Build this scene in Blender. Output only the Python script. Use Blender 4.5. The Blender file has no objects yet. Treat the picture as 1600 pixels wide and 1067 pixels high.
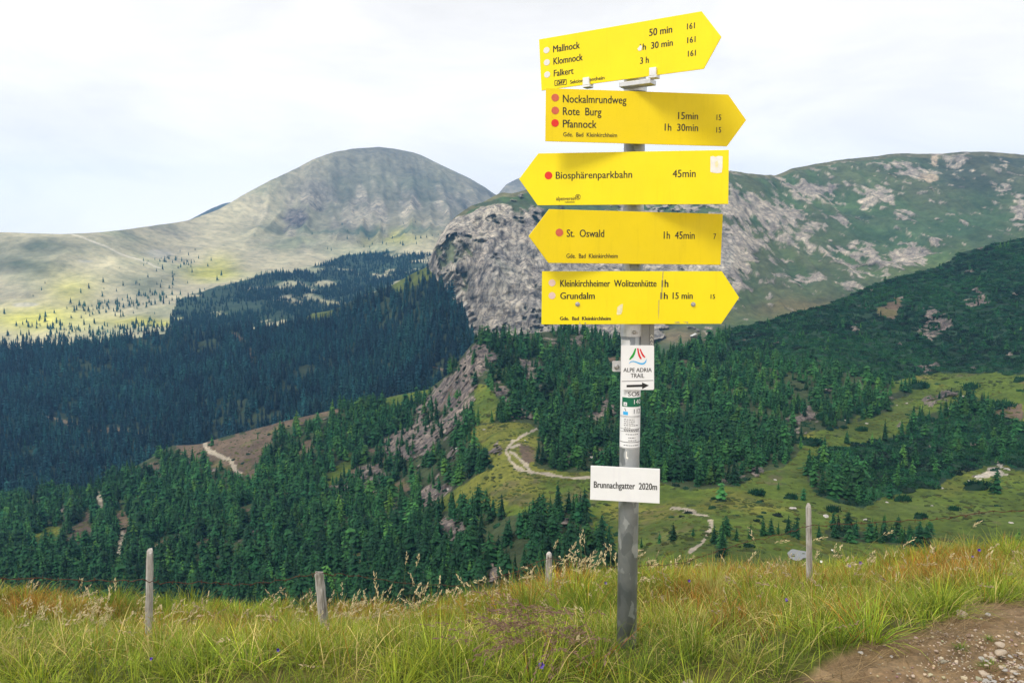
import bpy, bmesh, math, random
import numpy as np
from mathutils import Vector, Matrix

random.seed(7)
rng = np.random.default_rng(7)
R = math.radians
scene = bpy.context.scene
COL = scene.collection

# ------------------------------------------------------------------ camera
EYE = 1.5
PITCH = R(6.1)
LENS = 28.0
F = 1600 * LENS / 36.0
cam_d = bpy.data.cameras.new('camera')
cam_d.lens = LENS
cam_d.sensor_width = 36
cam_d.clip_start = 0.05
cam_d.clip_end = 20000
cam = bpy.data.objects.new('camera', cam_d)
COL.objects.link(cam)
cam.location = (0, 0, EYE)
cam.rotation_euler = (math.pi / 2 - PITCH, 0, 0)
scene.camera = cam

# ------------------------------------------------------------------ light
SUN_AZ, SUN_EL = R(-142), R(50)          # azimuth clockwise from +Y: behind the camera, to the left
sd = Vector((math.sin(SUN_AZ) * math.cos(SUN_EL), math.cos(SUN_AZ) * math.cos(SUN_EL), math.sin(SUN_EL)))
sun_d = bpy.data.lights.new('sun', 'SUN')
sun_d.energy = 2.6
sun_d.angle = R(18)
sun_d.color = (1.0, 0.95, 0.87)
sun = bpy.data.objects.new('sun', sun_d)
COL.objects.link(sun)
sun.rotation_euler = (-sd).to_track_quat('-Z', 'Y').to_euler()

w = bpy.data.worlds.new('World')
scene.world = w
w.use_nodes = True
nt = w.node_tree
nt.nodes.clear()
out = nt.nodes.new('ShaderNodeOutputWorld')
sky = nt.nodes.new('ShaderNodeTexSky')
sky.sky_type = 'NISHITA'
sky.sun_disc = False
sky.sun_elevation = SUN_EL
sky.sun_rotation = SUN_AZ
sky.altitude = 2000
bg1 = nt.nodes.new('ShaderNodeBackground')
bg1.inputs['Strength'].default_value = 0.1
nt.links.new(sky.outputs[0], bg1.inputs[0])
tc = nt.nodes.new('ShaderNodeTexCoord')
mp = nt.nodes.new('ShaderNodeMapping')
mp.inputs['Scale'].default_value = (1.3, 1.3, 4.2)
nt.links.new(tc.outputs['Generated'], mp.inputs[0])
nz = nt.nodes.new('ShaderNodeTexNoise')
nz.inputs['Scale'].default_value = 2.1
nz.inputs['Detail'].default_value = 7
nz.inputs['Roughness'].default_value = 0.55
nz.inputs['Distortion'].default_value = 0.4
nt.links.new(mp.outputs[0], nz.inputs['Vector'])
rp = nt.nodes.new('ShaderNodeValToRGB')
rp.color_ramp.elements[0].position = 0.36
rp.color_ramp.elements[0].color = (0.86, 0.828, 0.79, 1)
rp.color_ramp.elements[1].position = 0.60
rp.color_ramp.elements[1].color = (1.02, 0.975, 0.92, 1)
nt.links.new(nz.outputs[0], rp.inputs[0])
bg2 = nt.nodes.new('ShaderNodeBackground')
bg2.inputs['Strength'].default_value = 1.03
sxyz = nt.nodes.new('ShaderNodeSeparateXYZ')
nt.links.new(tc.outputs['Generated'], sxyz.inputs[0])
lowr = nt.nodes.new('ShaderNodeMapRange')          # an overcast sky seen through thinner cloud towards the horizon
lowr.inputs['From Min'].default_value = 0.0; lowr.inputs['From Max'].default_value = 0.42
lowr.inputs['To Min'].default_value = 1.55; lowr.inputs['To Max'].default_value = 1.0
nt.links.new(sxyz.outputs['Z'], lowr.inputs['Value'])
skm = nt.nodes.new('ShaderNodeVectorMath'); skm.operation = 'SCALE'
nt.links.new(rp.outputs[0], skm.inputs[0]); nt.links.new(lowr.outputs[0], skm.inputs['Scale'])
nt.links.new(skm.outputs[0], bg2.inputs[0])
mx = nt.nodes.new('ShaderNodeMixShader')
mx.inputs[0].default_value = 0.93
nt.links.new(bg1.outputs[0], mx.inputs[1])
nt.links.new(bg2.outputs[0], mx.inputs[2])
nt.links.new(mx.outputs[0], out.inputs[0])

scene.view_settings.view_transform = 'Standard'
scene.view_settings.look = 'None'
scene.view_settings.exposure = 0.14
scene.view_settings.gamma = 1.0
scene.cycles.use_denoising = True
scene.cycles.max_bounces = 5
scene.cycles.diffuse_bounces = 2
scene.cycles.transparent_max_bounces = 6
scene.cycles.volume_bounces = 0

# ------------------------------------------------------------------ helpers
cP, sP = math.cos(PITCH), math.sin(PITCH)

def at(px, py, D):
    """world point seen at photo pixel (px, py), D metres ahead of the camera"""
    px = np.asarray(px, float); py = np.asarray(py, float); D = np.asarray(D, float)
    u = (px - 800) / F
    v = (533.5 - py) / F
    ry = cP + v * sP
    rz = -sP + v * cP
    s = D / ry
    return np.stack([u * s, np.broadcast_to(D, np.shape(s)), EYE + rz * s], -1)

def to_px(P):
    P = np.asarray(P, float)
    x, y, z = P[..., 0], P[..., 1], P[..., 2] - EYE
    d = y * cP - z * sP
    up = y * sP + z * cP
    return 800 + F * x / d, 533.5 - F * up / d

def hash3(ix, iy, iz, seed):
    h = (ix.astype(np.int64) * 374761393 + iy.astype(np.int64) * 668265263 + iz.astype(np.int64) * 2147483647 + seed * 974711) & 0xFFFFFFFF
    h = ((h ^ (h >> 13)) * 1274126177) & 0xFFFFFFFF
    h = ((h ^ (h >> 16)) * 2246822519) & 0xFFFFFFFF
    return ((h ^ (h >> 15)) & 0xFFFFFF) / float(0xFFFFFF)

def vnoise(P, seed=0):
    P = np.asarray(P, float)
    i = np.floor(P)
    f = P - i
    f = f * f * f * (f * (f * 6 - 15) + 10)
    i = i.astype(np.int64)
    r = 0
    for dx in (0, 1):
        wx = f[..., 0] if dx else 1 - f[..., 0]
        for dy in (0, 1):
            wy = f[..., 1] if dy else 1 - f[..., 1]
            for dz in (0, 1):
                wz = f[..., 2] if dz else 1 - f[..., 2]
                r = r + wx * wy * wz * hash3(i[..., 0] + dx, i[..., 1] + dy, i[..., 2] + dz, seed)
    return r * 2 - 1

def fbm(P, octaves=4, seed=0, gain=0.5):
    P = np.asarray(P, float)
    a, t, s = 1.0, 0.0, 0.0
    for o in range(octaves):
        t = t + a * vnoise(P * (2.03 ** o) + 17.3 * o, seed + o)
        s += a
        a *= gain
    return t / s

def ridged(P, octaves=4, seed=0):
    a, t, s = 1.0, 0.0, 0.0
    for o in range(octaves):
        t = t + a * (1 - np.abs(vnoise(np.asarray(P) * (2.1 ** o) + 5.7 * o, seed + o)) * 2)
        s += a
        a *= 0.55
    return t / s

def rbf(pts, vals, c):
    pts = np.asarray(pts, float); vals = np.asarray(vals, float)
    n = len(pts)
    phi = lambda d2: np.sqrt(d2 + c * c)
    d2 = ((pts[:, None] - pts[None]) ** 2).sum(-1)
    A = np.zeros((n + 3, n + 3))
    A[:n, :n] = phi(d2) - np.eye(n) * c * 0.02
    A[:n, n] = 1; A[:n, n + 1:] = pts
    A[n, :n] = 1; A[n + 1:, :n] = pts.T
    sol = np.linalg.lstsq(A, np.concatenate([vals, [0, 0, 0]]), rcond=None)[0]
    def f(x, y):
        x = np.asarray(x, float); y = np.asarray(y, float)
        sh = np.broadcast(x, y).shape
        q = np.stack([np.broadcast_to(x, sh).ravel(), np.broadcast_to(y, sh).ravel()], -1)
        r = np.full(len(q), sol[n])
        r += q @ sol[n + 1:]
        for k in range(n):
            r += sol[k] * phi(((q - pts[k]) ** 2).sum(-1))
        return r.reshape(sh)
    return f

def curve(pts, soft=0):
    xs = np.array([p[0] for p in pts], float); ys = np.array([p[1] for p in pts], float)
    if soft:
        X = np.arange(xs[0], xs[-1] + 1.0)
        Y = np.interp(X, xs, ys)
        k = np.hanning(2 * soft + 1); k /= k.sum()
        Y = np.convolve(np.pad(Y, soft, mode='edge'), k, 'valid')
        xs, ys = X, Y
    return lambda x: np.interp(x, xs, ys)

def tri(x):
    return 2 * np.abs(x - np.floor(x + 0.5))

def inpoly(x, y, poly):
    r = np.zeros(np.shape(x), bool)
    n = len(poly)
    for i in range(n):
        x0, y0 = poly[i]; x1, y1 = poly[(i + 1) % n]
        if y0 == y1:
            continue
        c = ((y0 > y) != (y1 > y)) & (x < (x1 - x0) * (y - y0) / (y1 - y0) + x0)
        r ^= c
    return r

def dist_line(x, y, pts):
    d = np.full(np.shape(x), 1e9)
    for (x0, y0), (x1, y1) in zip(pts[:-1], pts[1:]):
        dx, dy = x1 - x0, y1 - y0
        t = np.clip(((x - x0) * dx + (y - y0) * dy) / (dx * dx + dy * dy + 1e-9), 0, 1)
        d = np.minimum(d, np.hypot(x - x0 - t * dx, y - y0 - t * dy))
    return d

def np_mesh(name, V, faces, mats, col=None, fmat=None, smooth=False, attrs=None):
    """faces: (n,3) or (n,4) array"""
    V = np.asarray(V, np.float32); faces = np.asarray(faces, np.int32)
    me = bpy.data.meshes.new(name)
    nf, k = faces.shape
    me.vertices.add(len(V)); me.vertices.foreach_set('co', V.ravel())
    me.loops.add(nf * k); me.loops.foreach_set('vertex_index', faces.ravel())
    me.polygons.add(nf)
    me.polygons.foreach_set('loop_start', np.arange(nf, dtype=np.int32) * k)
    try:
        me.polygons.foreach_set('loop_total', np.full(nf, k, np.int32))
    except Exception:
        pass
    if fmat is not None:
        me.polygons.foreach_set('material_index', np.asarray(fmat, np.int32))
    me.update(calc_edges=True)
    me.validate()
    me.polygons.foreach_set('use_smooth', np.full(len(me.polygons), smooth))
    if col is not None:
        a = me.attributes.new('Col', 'FLOAT_COLOR', 'POINT')
        c = np.ones((len(V), 4), np.float32)
        c[:, :col.shape[1]] = col
        a.data.foreach_set('color', c.ravel())
    for m in mats:
        me.materials.append(m)
    return me

def link(name, me, parent=None, loc=None, **props):
    o = bpy.data.objects.new(name, me)
    COL.objects.link(o)
    if parent is not None:
        o.parent = parent
    if loc is not None:
        o.location = loc
    for k, v in props.items():
        if v is not None:
            o[k] = v
    return o

def empty(name, loc=(0, 0, 0), **props):
    o = link(name, None, None, loc, **props)
    o.empty_display_size = 0.1
    return o

class MB:
    """bmesh collector"""
    def __init__(s):
        s.bm = bmesh.new()
    def mesh(s, V, Fs):
        vs = [s.bm.verts.new(v) for v in V]
        for f in Fs:
            try:
                s.bm.faces.new([vs[i] for i in f])
            except ValueError:
                pass
    def box(s, c, d, M=None):
        x, y, z = c; a, b, h = d[0] / 2, d[1] / 2, d[2] / 2
        V = [Vector((x + i * a, y + j * b, z + k * h)) for i in (-1, 1) for j in (-1, 1) for k in (-1, 1)]
        if M is not None:
            V = [M @ v for v in V]
        s.mesh(V, [(0, 1, 3, 2), (4, 6, 7, 5), (0, 4, 5, 1), (2, 3, 7, 6), (0, 2, 6, 4), (1, 5, 7, 3)])
    def prism(s, poly, y0, y1, M=None):
        """poly in (x, z), extruded along y"""
        n = len(poly)
        V = [Vector((p[0], y0, p[1])) for p in poly] + [Vector((p[0], y1, p[1])) for p in poly]
        if M is not None:
            V = [M @ v for v in V]
        Fs = [tuple(range(n)), tuple(range(2 * n - 1, n - 1, -1))]
        Fs += [(i, n + i, n + (i + 1) % n, (i + 1) % n) for i in range(n)]
        s.mesh(V, Fs)
    def tube(s, pts, rad, n=8, cap=True):
        pts = [Vector(p) for p in pts]
        rings = []
        for i, p in enumerate(pts):
            d = (pts[min(i + 1, len(pts) - 1)] - pts[max(i - 1, 0)]).normalized()
            a = d.orthogonal().normalized() if abs(d.z) > 0.9 else Vector((0, 0, 1)).cross(d).normalized()
            b = d.cross(a)
            r = rad[i] if hasattr(rad, '__len__') else rad
            rings.append([s.bm.verts.new(p + (a * math.cos(2 * math.pi * k / n) + b * math.sin(2 * math.pi * k / n)) * r) for k in range(n)])
        for A, B in zip(rings[:-1], rings[1:]):
            for k in range(n):
                s.bm.faces.new((A[k], A[(k + 1) % n], B[(k + 1) % n], B[k]))
        if cap:
            s.bm.faces.new(rings[0][::-1]); s.bm.faces.new(rings[-1])
    def bevel(s, w, seg=2):
        bmesh.ops.bevel(s.bm, geom=s.bm.edges[:], offset=w, segments=seg, affect='EDGES', profile=0.5)
    def build(s, name, mat, parent=None, smooth=False, **props):
        bmesh.ops.recalc_face_normals(s.bm, faces=s.bm.faces)
        me = bpy.data.meshes.new(name)
        s.bm.to_mesh(me); s.bm.free()
        for m in (mat if isinstance(mat, (list, tuple)) else [mat]):
            me.materials.append(m)
        if smooth:
            for p in me.polygons:
                p.use_smooth = True
        return link(name, me, parent, **props)

# ------------------------------------------------------------------ materials
def mat_new(name):
    m = bpy.data.materials.new(name)
    m.use_nodes = True
    nt = m.node_tree
    nt.nodes.clear()
    o = nt.nodes.new('ShaderNodeOutputMaterial')
    b = nt.nodes.new('ShaderNodeBsdfPrincipled')
    nt.links.new(b.outputs[0], o.inputs[0])
    return m, nt, b, o

def noise(nt, scale, detail=4, rough=0.6, vec=None, dist=0.0):
    n = nt.nodes.new('ShaderNodeTexNoise')
    n.inputs['Scale'].default_value = scale
    n.inputs['Detail'].default_value = detail
    n.inputs['Roughness'].default_value = rough
    n.inputs['Distortion'].default_value = dist
    if vec is not None:
        nt.links.new(vec, n.inputs['Vector'])
    return n.outputs[0]

def ramp(nt, fac, stops):
    r = nt.nodes.new('ShaderNodeValToRGB')
    e = r.color_ramp.elements
    while len(e) < len(stops):
        e.new(0.5)
    for el, (p, c) in zip(e, stops):
        el.position = p
        el.color = (*c, 1) if len(c) == 3 else c
    nt.links.new(fac, r.inputs[0])
    return r.outputs[0]

def mix(nt, mode, fac, a, b):
    m = nt.nodes.new('ShaderNodeMix')
    m.data_type = 'RGBA'
    m.blend_type = mode
    for v, i in ((fac, 0), (a, 6), (b, 7)):
        if hasattr(v, 'is_output'):
            nt.links.new(v, m.inputs[i])
        elif i == 0:
            m.inputs[0].default_value = v
        else:
            m.inputs[i].default_value = (*v, 1)
    return m.outputs[2]

def simple(name, color, rough=0.5, metal=0.0, var=0.12, scale=12.0, bump=0.0, spec=0.5):
    m, nt, b, o = mat_new(name)
    tcn = nt.nodes.new('ShaderNodeTexCoord')
    n = noise(nt, scale, 5, 0.6, tcn.outputs['Object'])
    lo = tuple(c * (1 - var) for c in color); hi = tuple(min(1, c * (1 + var)) for c in color)
    nt.links.new(ramp(nt, n, [(0.3, lo), (0.7, hi)]), b.inputs['Base Color'])
    b.inputs['Roughness'].default_value = rough
    b.inputs['Metallic'].default_value = metal
    b.inputs['Specular IOR Level'].default_value = spec
    if bump:
        bp = nt.nodes.new('ShaderNodeBump')
        bp.inputs['Strength'].default_value = bump
        bp.inputs['Distance'].default_value = 0.003
        nt.links.new(n, bp.inputs['Height'])
        nt.links.new(bp.outputs[0], b.inputs['Normal'])
    return m

def terrain_mat(name, s1, s2, rock_scale, bump_dist):
    """albedo from the vertex attribute (which ground cover grows where) broken up by procedural noise; alpha = bare rock"""
    m, nt, b, o = mat_new(name)
    at_ = nt.nodes.new('ShaderNodeAttribute'); at_.attribute_name = 'Col'
    geo = nt.nodes.new('ShaderNodeNewGeometry')
    pos = geo.outputs['Position']
    n1 = noise(nt, s1, 5, 0.65, pos)
    n2 = noise(nt, s2, 4, 0.7, pos)
    f1 = ramp(nt, n1, [(0.3, (0.62, 0.62, 0.66)), (0.7, (1.38, 1.36, 1.25))])
    f2 = ramp(nt, n2, [(0.3, (0.66, 0.7, 0.7)), (0.7, (1.32, 1.28, 1.2))])
    c = mix(nt, 'MULTIPLY', 1.0, at_.outputs['Color'], f1)
    c = mix(nt, 'MULTIPLY', 1.0, c, f2)
    mpn = nt.nodes.new('ShaderNodeMapping')
    mpn.inputs['Scale'].default_value = (1, 1, 0.42)
    mpn.inputs['Rotation'].default_value = (0.12, 0.28, 0.1)
    nt.links.new(pos, mpn.inputs[0])
    rn = noise(nt, rock_scale, 8, 0.64, mpn.outputs[0], 0.5)
    rr = ramp(nt, rn, [(0.36, (0.25, 0.25, 0.28)), (0.45, (0.72, 0.71, 0.71)), (0.55, (1.0, 0.98, 0.95)), (0.66, (1.45, 1.4, 1.35))])
    vo = nt.nodes.new('ShaderNodeTexVoronoi'); vo.feature = 'DISTANCE_TO_EDGE'; vo.inputs['Scale'].default_value = rock_scale * 1.6
    mv = nt.nodes.new('ShaderNodeMix'); mv.data_type = 'VECTOR'; mv.inputs[0].default_value = 0.5
    nv = nt.nodes.new('ShaderNodeTexNoise'); nv.inputs['Scale'].default_value = rock_scale * 1.2; nv.inputs['Detail'].default_value = 4
    nt.links.new(mpn.outputs[0], nv.inputs['Vector'])
    sv = nt.nodes.new('ShaderNodeVectorMath'); sv.operation = 'MULTIPLY_ADD'
    nt.links.new(nv.outputs['Color'], sv.inputs[0]); sv.inputs[1].default_value = (1.1 / rock_scale,) * 3; nt.links.new(mpn.outputs[0], sv.inputs[2])
    nt.links.new(sv.outputs[0], vo.inputs['Vector'])
    cr = ramp(nt, vo.outputs['Distance'], [(0.0, (0.42, 0.42, 0.46)), (0.07, (0.85, 0.85, 0.86)), (0.2, (1.06, 1.06, 1.05))])
    rr = mix(nt, 'MULTIPLY', 1.0, rr, cr)
    c2 = mix(nt, 'MULTIPLY', 1.0, c, rr)
    col = mix(nt, 'MIX', at_.outputs['Alpha'], c, c2)
    nt.links.new(col, b.inputs['Base Color'])
    b.inputs['Roughness'].default_value = 0.95
    b.inputs['Specular IOR Level'].default_value = 0.15
    bp = nt.nodes.new('ShaderNodeBump')
    bp.inputs['Strength'].default_value = 0.8
    bp.inputs['Distance'].default_value = bump_dist
    nt.links.new(rn, bp.inputs['Height'])
    nt.links.new(bp.outputs[0], b.inputs['Normal'])
    return m

def foliage_mat(name, color, var, hue_var=0.25, rough=0.7, trans=0.15):
    """leaf colour times a per-leaf attribute, with a per-object random tint"""
    m, nt, b, o = mat_new(name)
    at_ = nt.nodes.new('ShaderNodeAttribute'); at_.attribute_name = 'Col'
    oi = nt.nodes.new('ShaderNodeObjectInfo')
    t = ramp(nt, oi.outputs['Random'], [(0.0, tuple(c * (1 - var) for c in color)), (0.5, color), (1.0, (color[0] * (1 + var + hue_var), color[1] * (1 + var), color[2] * (1 + var * 0.4)))])
    c = mix(nt, 'MULTIPLY', 1.0, t, at_.outputs['Color'])
    nt.links.new(c, b.inputs['Base Color'])
    b.inputs['Roughness'].default_value = rough
    b.inputs['Specular IOR Level'].default_value = 0.2
    if trans:
        tr = nt.nodes.new('ShaderNodeBsdfTranslucent')
        nt.links.new(c, tr.inputs[0])
        ms = nt.nodes.new('ShaderNodeMixShader')
        ms.inputs[0].default_value = trans
        nt.links.new(b.outputs[0], ms.inputs[1]); nt.links.new(tr.outputs[0], ms.inputs[2])
        nt.links.new(ms.outputs[0], o.inputs[0])
    return m

def attr_mat(name, rough=0.7, trans=0.25, spec=0.25):
    m, nt, b, o = mat_new(name)
    at_ = nt.nodes.new('ShaderNodeAttribute'); at_.attribute_name = 'Col'
    geo = nt.nodes.new('ShaderNodeNewGeometry')
    n = noise(nt, 30, 3, 0.6, geo.outputs['Position'])
    c = mix(nt, 'MULTIPLY', 1.0, at_.outputs['Color'], ramp(nt, n, [(0.3, (0.8, 0.8, 0.8)), (0.7, (1.2, 1.2, 1.2))]))
    nt.links.new(c, b.inputs['Base Color'])
    b.inputs['Roughness'].default_value = rough
    b.inputs['Specular IOR Level'].default_value = spec
    tr = nt.nodes.new('ShaderNodeBsdfTranslucent')
    nt.links.new(c, tr.inputs[0])
    ms = nt.nodes.new('ShaderNodeMixShader')
    ms.inputs[0].default_value = trans
    nt.links.new(b.outputs[0], ms.inputs[1]); nt.links.new(tr.outputs[0], ms.inputs[2])
    nt.links.new(ms.outputs[0], o.inputs[0])
    return m

# ------------------------------------------------------------------ terrain sheets (far hills to near slope)
def sheet(name, pxs, bottom, ridge, depth, nrow, paint, mat, warp=0.0, relief=None, backs=((0.04, -0.02), (0.15, -0.09), (0.4, -0.22)), post=None):
    ncol = len(pxs)
    s = np.linspace(0, 1, nrow)
    PX = np.repeat(pxs[None], nrow, 0)
    b = bottom(pxs); r = ridge(pxs)
    PY = b[None] + (r - b)[None] * s[:, None]
    D = depth(PX, PY)
    P = at(PX, PY, D)
    col = paint(PX, PY, P, D)
    if relief is not None:
        d = relief(PX, PY, P, D, col)                      # metres towards the viewer / up
        fade = np.clip((1 - s) / 0.05, 0.15, 1)[:, None]
        ray = P - np.array([0, 0, EYE])
        ray /= np.linalg.norm(ray, axis=-1, keepdims=True)
        P = P - ray * (d[0] * fade)[..., None]
        P[..., 2] += d[1] * fade
    if post is not None:
        P = post(P)
    front = P
    rows = [P]; cols = [col]
    Dr = D[-1]
    for dd, dz in backs:
        q = P[-1].copy()
        k = 1 + dd
        q[:, 0] *= k; q[:, 1] *= k
        q[:, 2] = P[-1][:, 2] + dz * Dr + fbm(q * 0.01, 3, 5) * Dr * 0.01
        rows.append(q[None]); cols.append(col[-1:])
    P = np.concatenate(rows, 0); col = np.concatenate(cols, 0)
    nr = P.shape[0]
    idx = np.arange(nr * ncol).reshape(nr, ncol)
    f = np.stack([idx[:-1, :-1], idx[:-1, 1:], idx[1:, 1:], idx[1:, :-1]], -1).reshape(-1, 4)
    me = np_mesh(name, P.reshape(-1, 3), f, [mat], col.reshape(-1, 4), smooth=True)
    link(name, me, kind='structure')
    return PX, PY, front, D

def paint_base(shape, c):
    o = np.zeros(shape + (4,))
    o[..., :3] = c
    return o

def lay(col, m, c, rock=0.0):
    """cover: blend colour c in where mask m (0..1)"""
    m = np.clip(m, 0, 1)[..., None]
    col[..., :3] = col[..., :3] * (1 - m) + np.array(c) * m
    col[..., 3:] = col[..., 3:] * (1 - m) + rock * m

def smooth01(x, a, b):
    t = np.clip((x - a) / (b - a), 0, 1)
    return t * t * (3 - 2 * t)

def blob(PX, PY, cx, cy, rx, ry):
    return np.exp(-(((PX - cx) / rx) ** 2 + ((PY - cy) / ry) ** 2))

GRASS = (0.082, 0.122, 0.020)
GRASS_Y = (0.165, 0.165, 0.034)
DKGREEN = (0.018, 0.060, 0.034)
ROCK = (0.20, 0.172, 0.165)
BARE = (0.125, 0.092, 0.07)
PATH = (0.36, 0.315, 0.26)

# --- far blue shoulder and far grey peak
m_far = terrain_mat('far_hill_ground', 0.01, 0.06, 0.02, 6.0)
def paint_far(c):
    def f(PX, PY, P, D):
        return paint_base(PX.shape, c)
    return f
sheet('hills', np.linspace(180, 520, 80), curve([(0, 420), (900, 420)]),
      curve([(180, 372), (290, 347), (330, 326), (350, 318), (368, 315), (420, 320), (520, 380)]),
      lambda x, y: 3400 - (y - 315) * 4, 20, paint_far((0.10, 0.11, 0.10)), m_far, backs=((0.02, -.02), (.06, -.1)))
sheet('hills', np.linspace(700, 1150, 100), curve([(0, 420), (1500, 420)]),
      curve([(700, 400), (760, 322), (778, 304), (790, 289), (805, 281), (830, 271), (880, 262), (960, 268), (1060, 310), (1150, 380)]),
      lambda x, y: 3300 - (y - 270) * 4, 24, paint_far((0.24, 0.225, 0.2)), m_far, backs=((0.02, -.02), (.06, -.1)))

# --- distant mountain with the long grassy ridge on the left
m_mtn = terrain_mat('distant_mountain_ground', 0.006, 0.05, 0.03, 5.0)
L1_ridge = curve([(-400, 378), (0, 363), (100, 366), (170, 362), (290, 346), (340, 329), (380, 305), (430, 279), (480, 255), (520, 239), (560, 231), (600, 231), (650, 240), (700, 264), (740, 282), (775, 305), (850, 350), (1000, 400)], 22)
L1_bot = curve([(-400, 600), (0, 590), (300, 560), (500, 530), (700, 490), (1000, 490)])
L1_D = rbf([(-400, 378), (0, 363), (0, 450), (0, 520), (0, 590), (170, 362), (170, 450), (290, 346), (430, 279), (560, 231), (440, 350), (600, 390), (775, 305), (650, 420), (450, 450), (300, 510), (700, 350), (500, 520), (700, 490), (-400, 590), (1000, 400)],
           [1450, 1500, 1280, 1080, 950, 1600, 1330, 1900, 2250, 2600, 2050, 1850, 2700, 1550, 1400, 1120, 2150, 1150, 1250, 950, 2700], 60)
WOOD_FAR = [(275, 475), (300, 462), (350, 452), (410, 432), (475, 425), (540, 402), (620, 396), (650, 396), (700, 402), (695, 445), (640, 520), (560, 560), (250, 560)]
def paint_l1(PX, PY, P, D):
    n = fbm(P * 0.006, 4, 11)
    n2 = fbm(P * 0.02, 4, 12)
    c = paint_base(PX.shape, (0.45, 0.415, 0.305))  # pale base: sunlit glow of the left ridge put into the grass colour
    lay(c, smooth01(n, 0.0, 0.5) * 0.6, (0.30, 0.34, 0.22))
    lay(c, smooth01(PX, 380, 560) * smooth01(400 - PY, 0, 40), (0.21, 0.20, 0.165))
    # heather / dwarf shrub patches
    for b_, k in (((60, 385, 120, 12), .9), ((40, 415, 70, 22), 1), ((215, 440, 60, 14), .7), ((225, 455, 30, 16), .8), ((440, 370, 60, 22), .7), ((560, 300, 60, 40), .5), ((480, 340, 50, 40), .5), ((660, 300, 60, 30), .6)):
        lay(c, blob(PX, PY, *b_) * k * (0.7 + 0.6 * n2), (0.085, 0.115, 0.085))
    for b_, k in (((330, 430, 40, 12), 1), ((50, 500, 90, 20), .9), ((240, 505, 80, 7), .9), ((110, 455, 40, 25), .6), ((620, 372, 60, 12), .6), ((345, 415, 25, 15), .6), ((500, 487, 30, 10), 1)):
        lay(c, blob(PX, PY, *b_) * k * 1.2, (0.48, 0.47, 0.13))
    # scree and rock streaks below the summit
    st = fbm(np.stack([P[..., 0] * 0.02 + P[..., 2] * 0.012, P[..., 1] * 0.004, P[..., 2] * 0.006], -1), 4, 13)
    rk = smooth01(st, -0.05, 0.25) * (blob(PX, PY, 560, 330, 130, 45) + blob(PX, PY, 470, 350, 40, 35) + 0.8 * blob(PX, PY, 690, 330, 60, 35))
    lay(c, rk, (0.40, 0.37, 0.32), 0.8)
    lay(c, smooth01(blob(PX, PY, 465, 345, 28, 22) + 0.5 * n2, 0.4, 0.9), (0.16, 0.15, 0.16), 1)
    lay(c, blob(PX, PY, 590, 366, 140, 7) * smooth01(n2, -.2, .3), (0.08, 0.12, 0.09))
    for b_ in ((508, 434, 20, 7), (560, 405, 22, 4), (40, 478, 22, 3), (135, 409, 14, 2.5), (250, 395, 20, 8)):
        lay(c, smooth01(blob(PX, PY, *b_) + .35 * n2, .3, .7) * .8, (0.48, 0.46, 0.40))
    wd = inpoly(PX + 8 * n2, PY + 5 * n, WOOD_FAR)
    lay(c, wd * (1 - 0.8 * smooth01(n2, 0.25, 0.4)), (0.04, 0.07, 0.05))
    dl = dist_line(PX, PY, [(112, 366), (135, 375), (170, 388), (185, 398), (215, 409), (250, 421)])
    lay(c, 1 - smooth01(dl, 0.5, 1.6), (0.62, 0.58, 0.5))
    return c
def relief_l1(PX, PY, P, D, col):
    pk = smooth01(PX, 330, 470) * smooth01(400 - PY, 0, 30)
    q = np.stack([P[..., 0] * 0.011 + P[..., 2] * .004, P[..., 1] * 0.0022, P[..., 2] * 0.002], -1)
    return 14 * ridged(P * 0.008, 4, 21) * col[..., 3], 10 * fbm(P * 0.005, 4, 22) + 26 * ridged(q, 4, 23) * pk + 5 * ridged(P * .012, 3, 24)
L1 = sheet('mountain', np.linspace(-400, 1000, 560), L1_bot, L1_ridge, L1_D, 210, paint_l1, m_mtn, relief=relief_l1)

# --- limestone cliff and the cirque to the right
m_cirque = terrain_mat('cirque_ground', 0.02, 0.12, 0.085, 1.6)
L2_ridge = curve([(640, 470), (655, 445), (666, 418), (674, 398), (685, 372), (700, 350), (712, 338), (735, 322), (755, 316), (775, 305), (785, 301), (800, 303), (815, 299), (840, 290), (900, 275), (1000, 264), (1100, 265), (1140, 268), (1180, 273), (1212, 275), (1235, 265), (1300, 253), (1370, 245), (1400, 241), (1450, 240), (1470, 241), (1500, 238), (1545, 238), (1600, 242), (1760, 236), (2000, 232)], 5)
L2_bot = curve([(640, 500), (690, 530), (730, 570), (1100, 590), (1300, 560), (2000, 520)])
L2_D = rbf([(672, 420), (690, 400), (740, 430), (760, 350), (840, 480), (740, 520), (840, 320), (775, 305), (1000, 400), (1140, 350), (1150, 450), (1250, 490), (1300, 400), (1400, 300), (1450, 240), (1212, 275), (1600, 400), (1600, 242), (1150, 300), (1000, 264), (1060, 535), (900, 540), (2000, 232), (2000, 500), (1200, 420), (1500, 420)],
           [945, 930, 895, 960, 850, 850, 1000, 1020, 960, 1010, 860, 830, 1020, 1200, 1320, 1260, 950, 1280, 1120, 1180, 700, 760, 1300, 800, 960, 930], 50)
CLIFF = [(640, 470), (666, 400), (684, 360), (712, 334), (735, 327), (762, 322), (790, 322), (822, 330), (850, 362), (905, 380), (985, 390), (1060, 380), (1130, 350), (1150, 380), (1130, 470), (1060, 500), (985, 560), (720, 570), (690, 470)]
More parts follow.
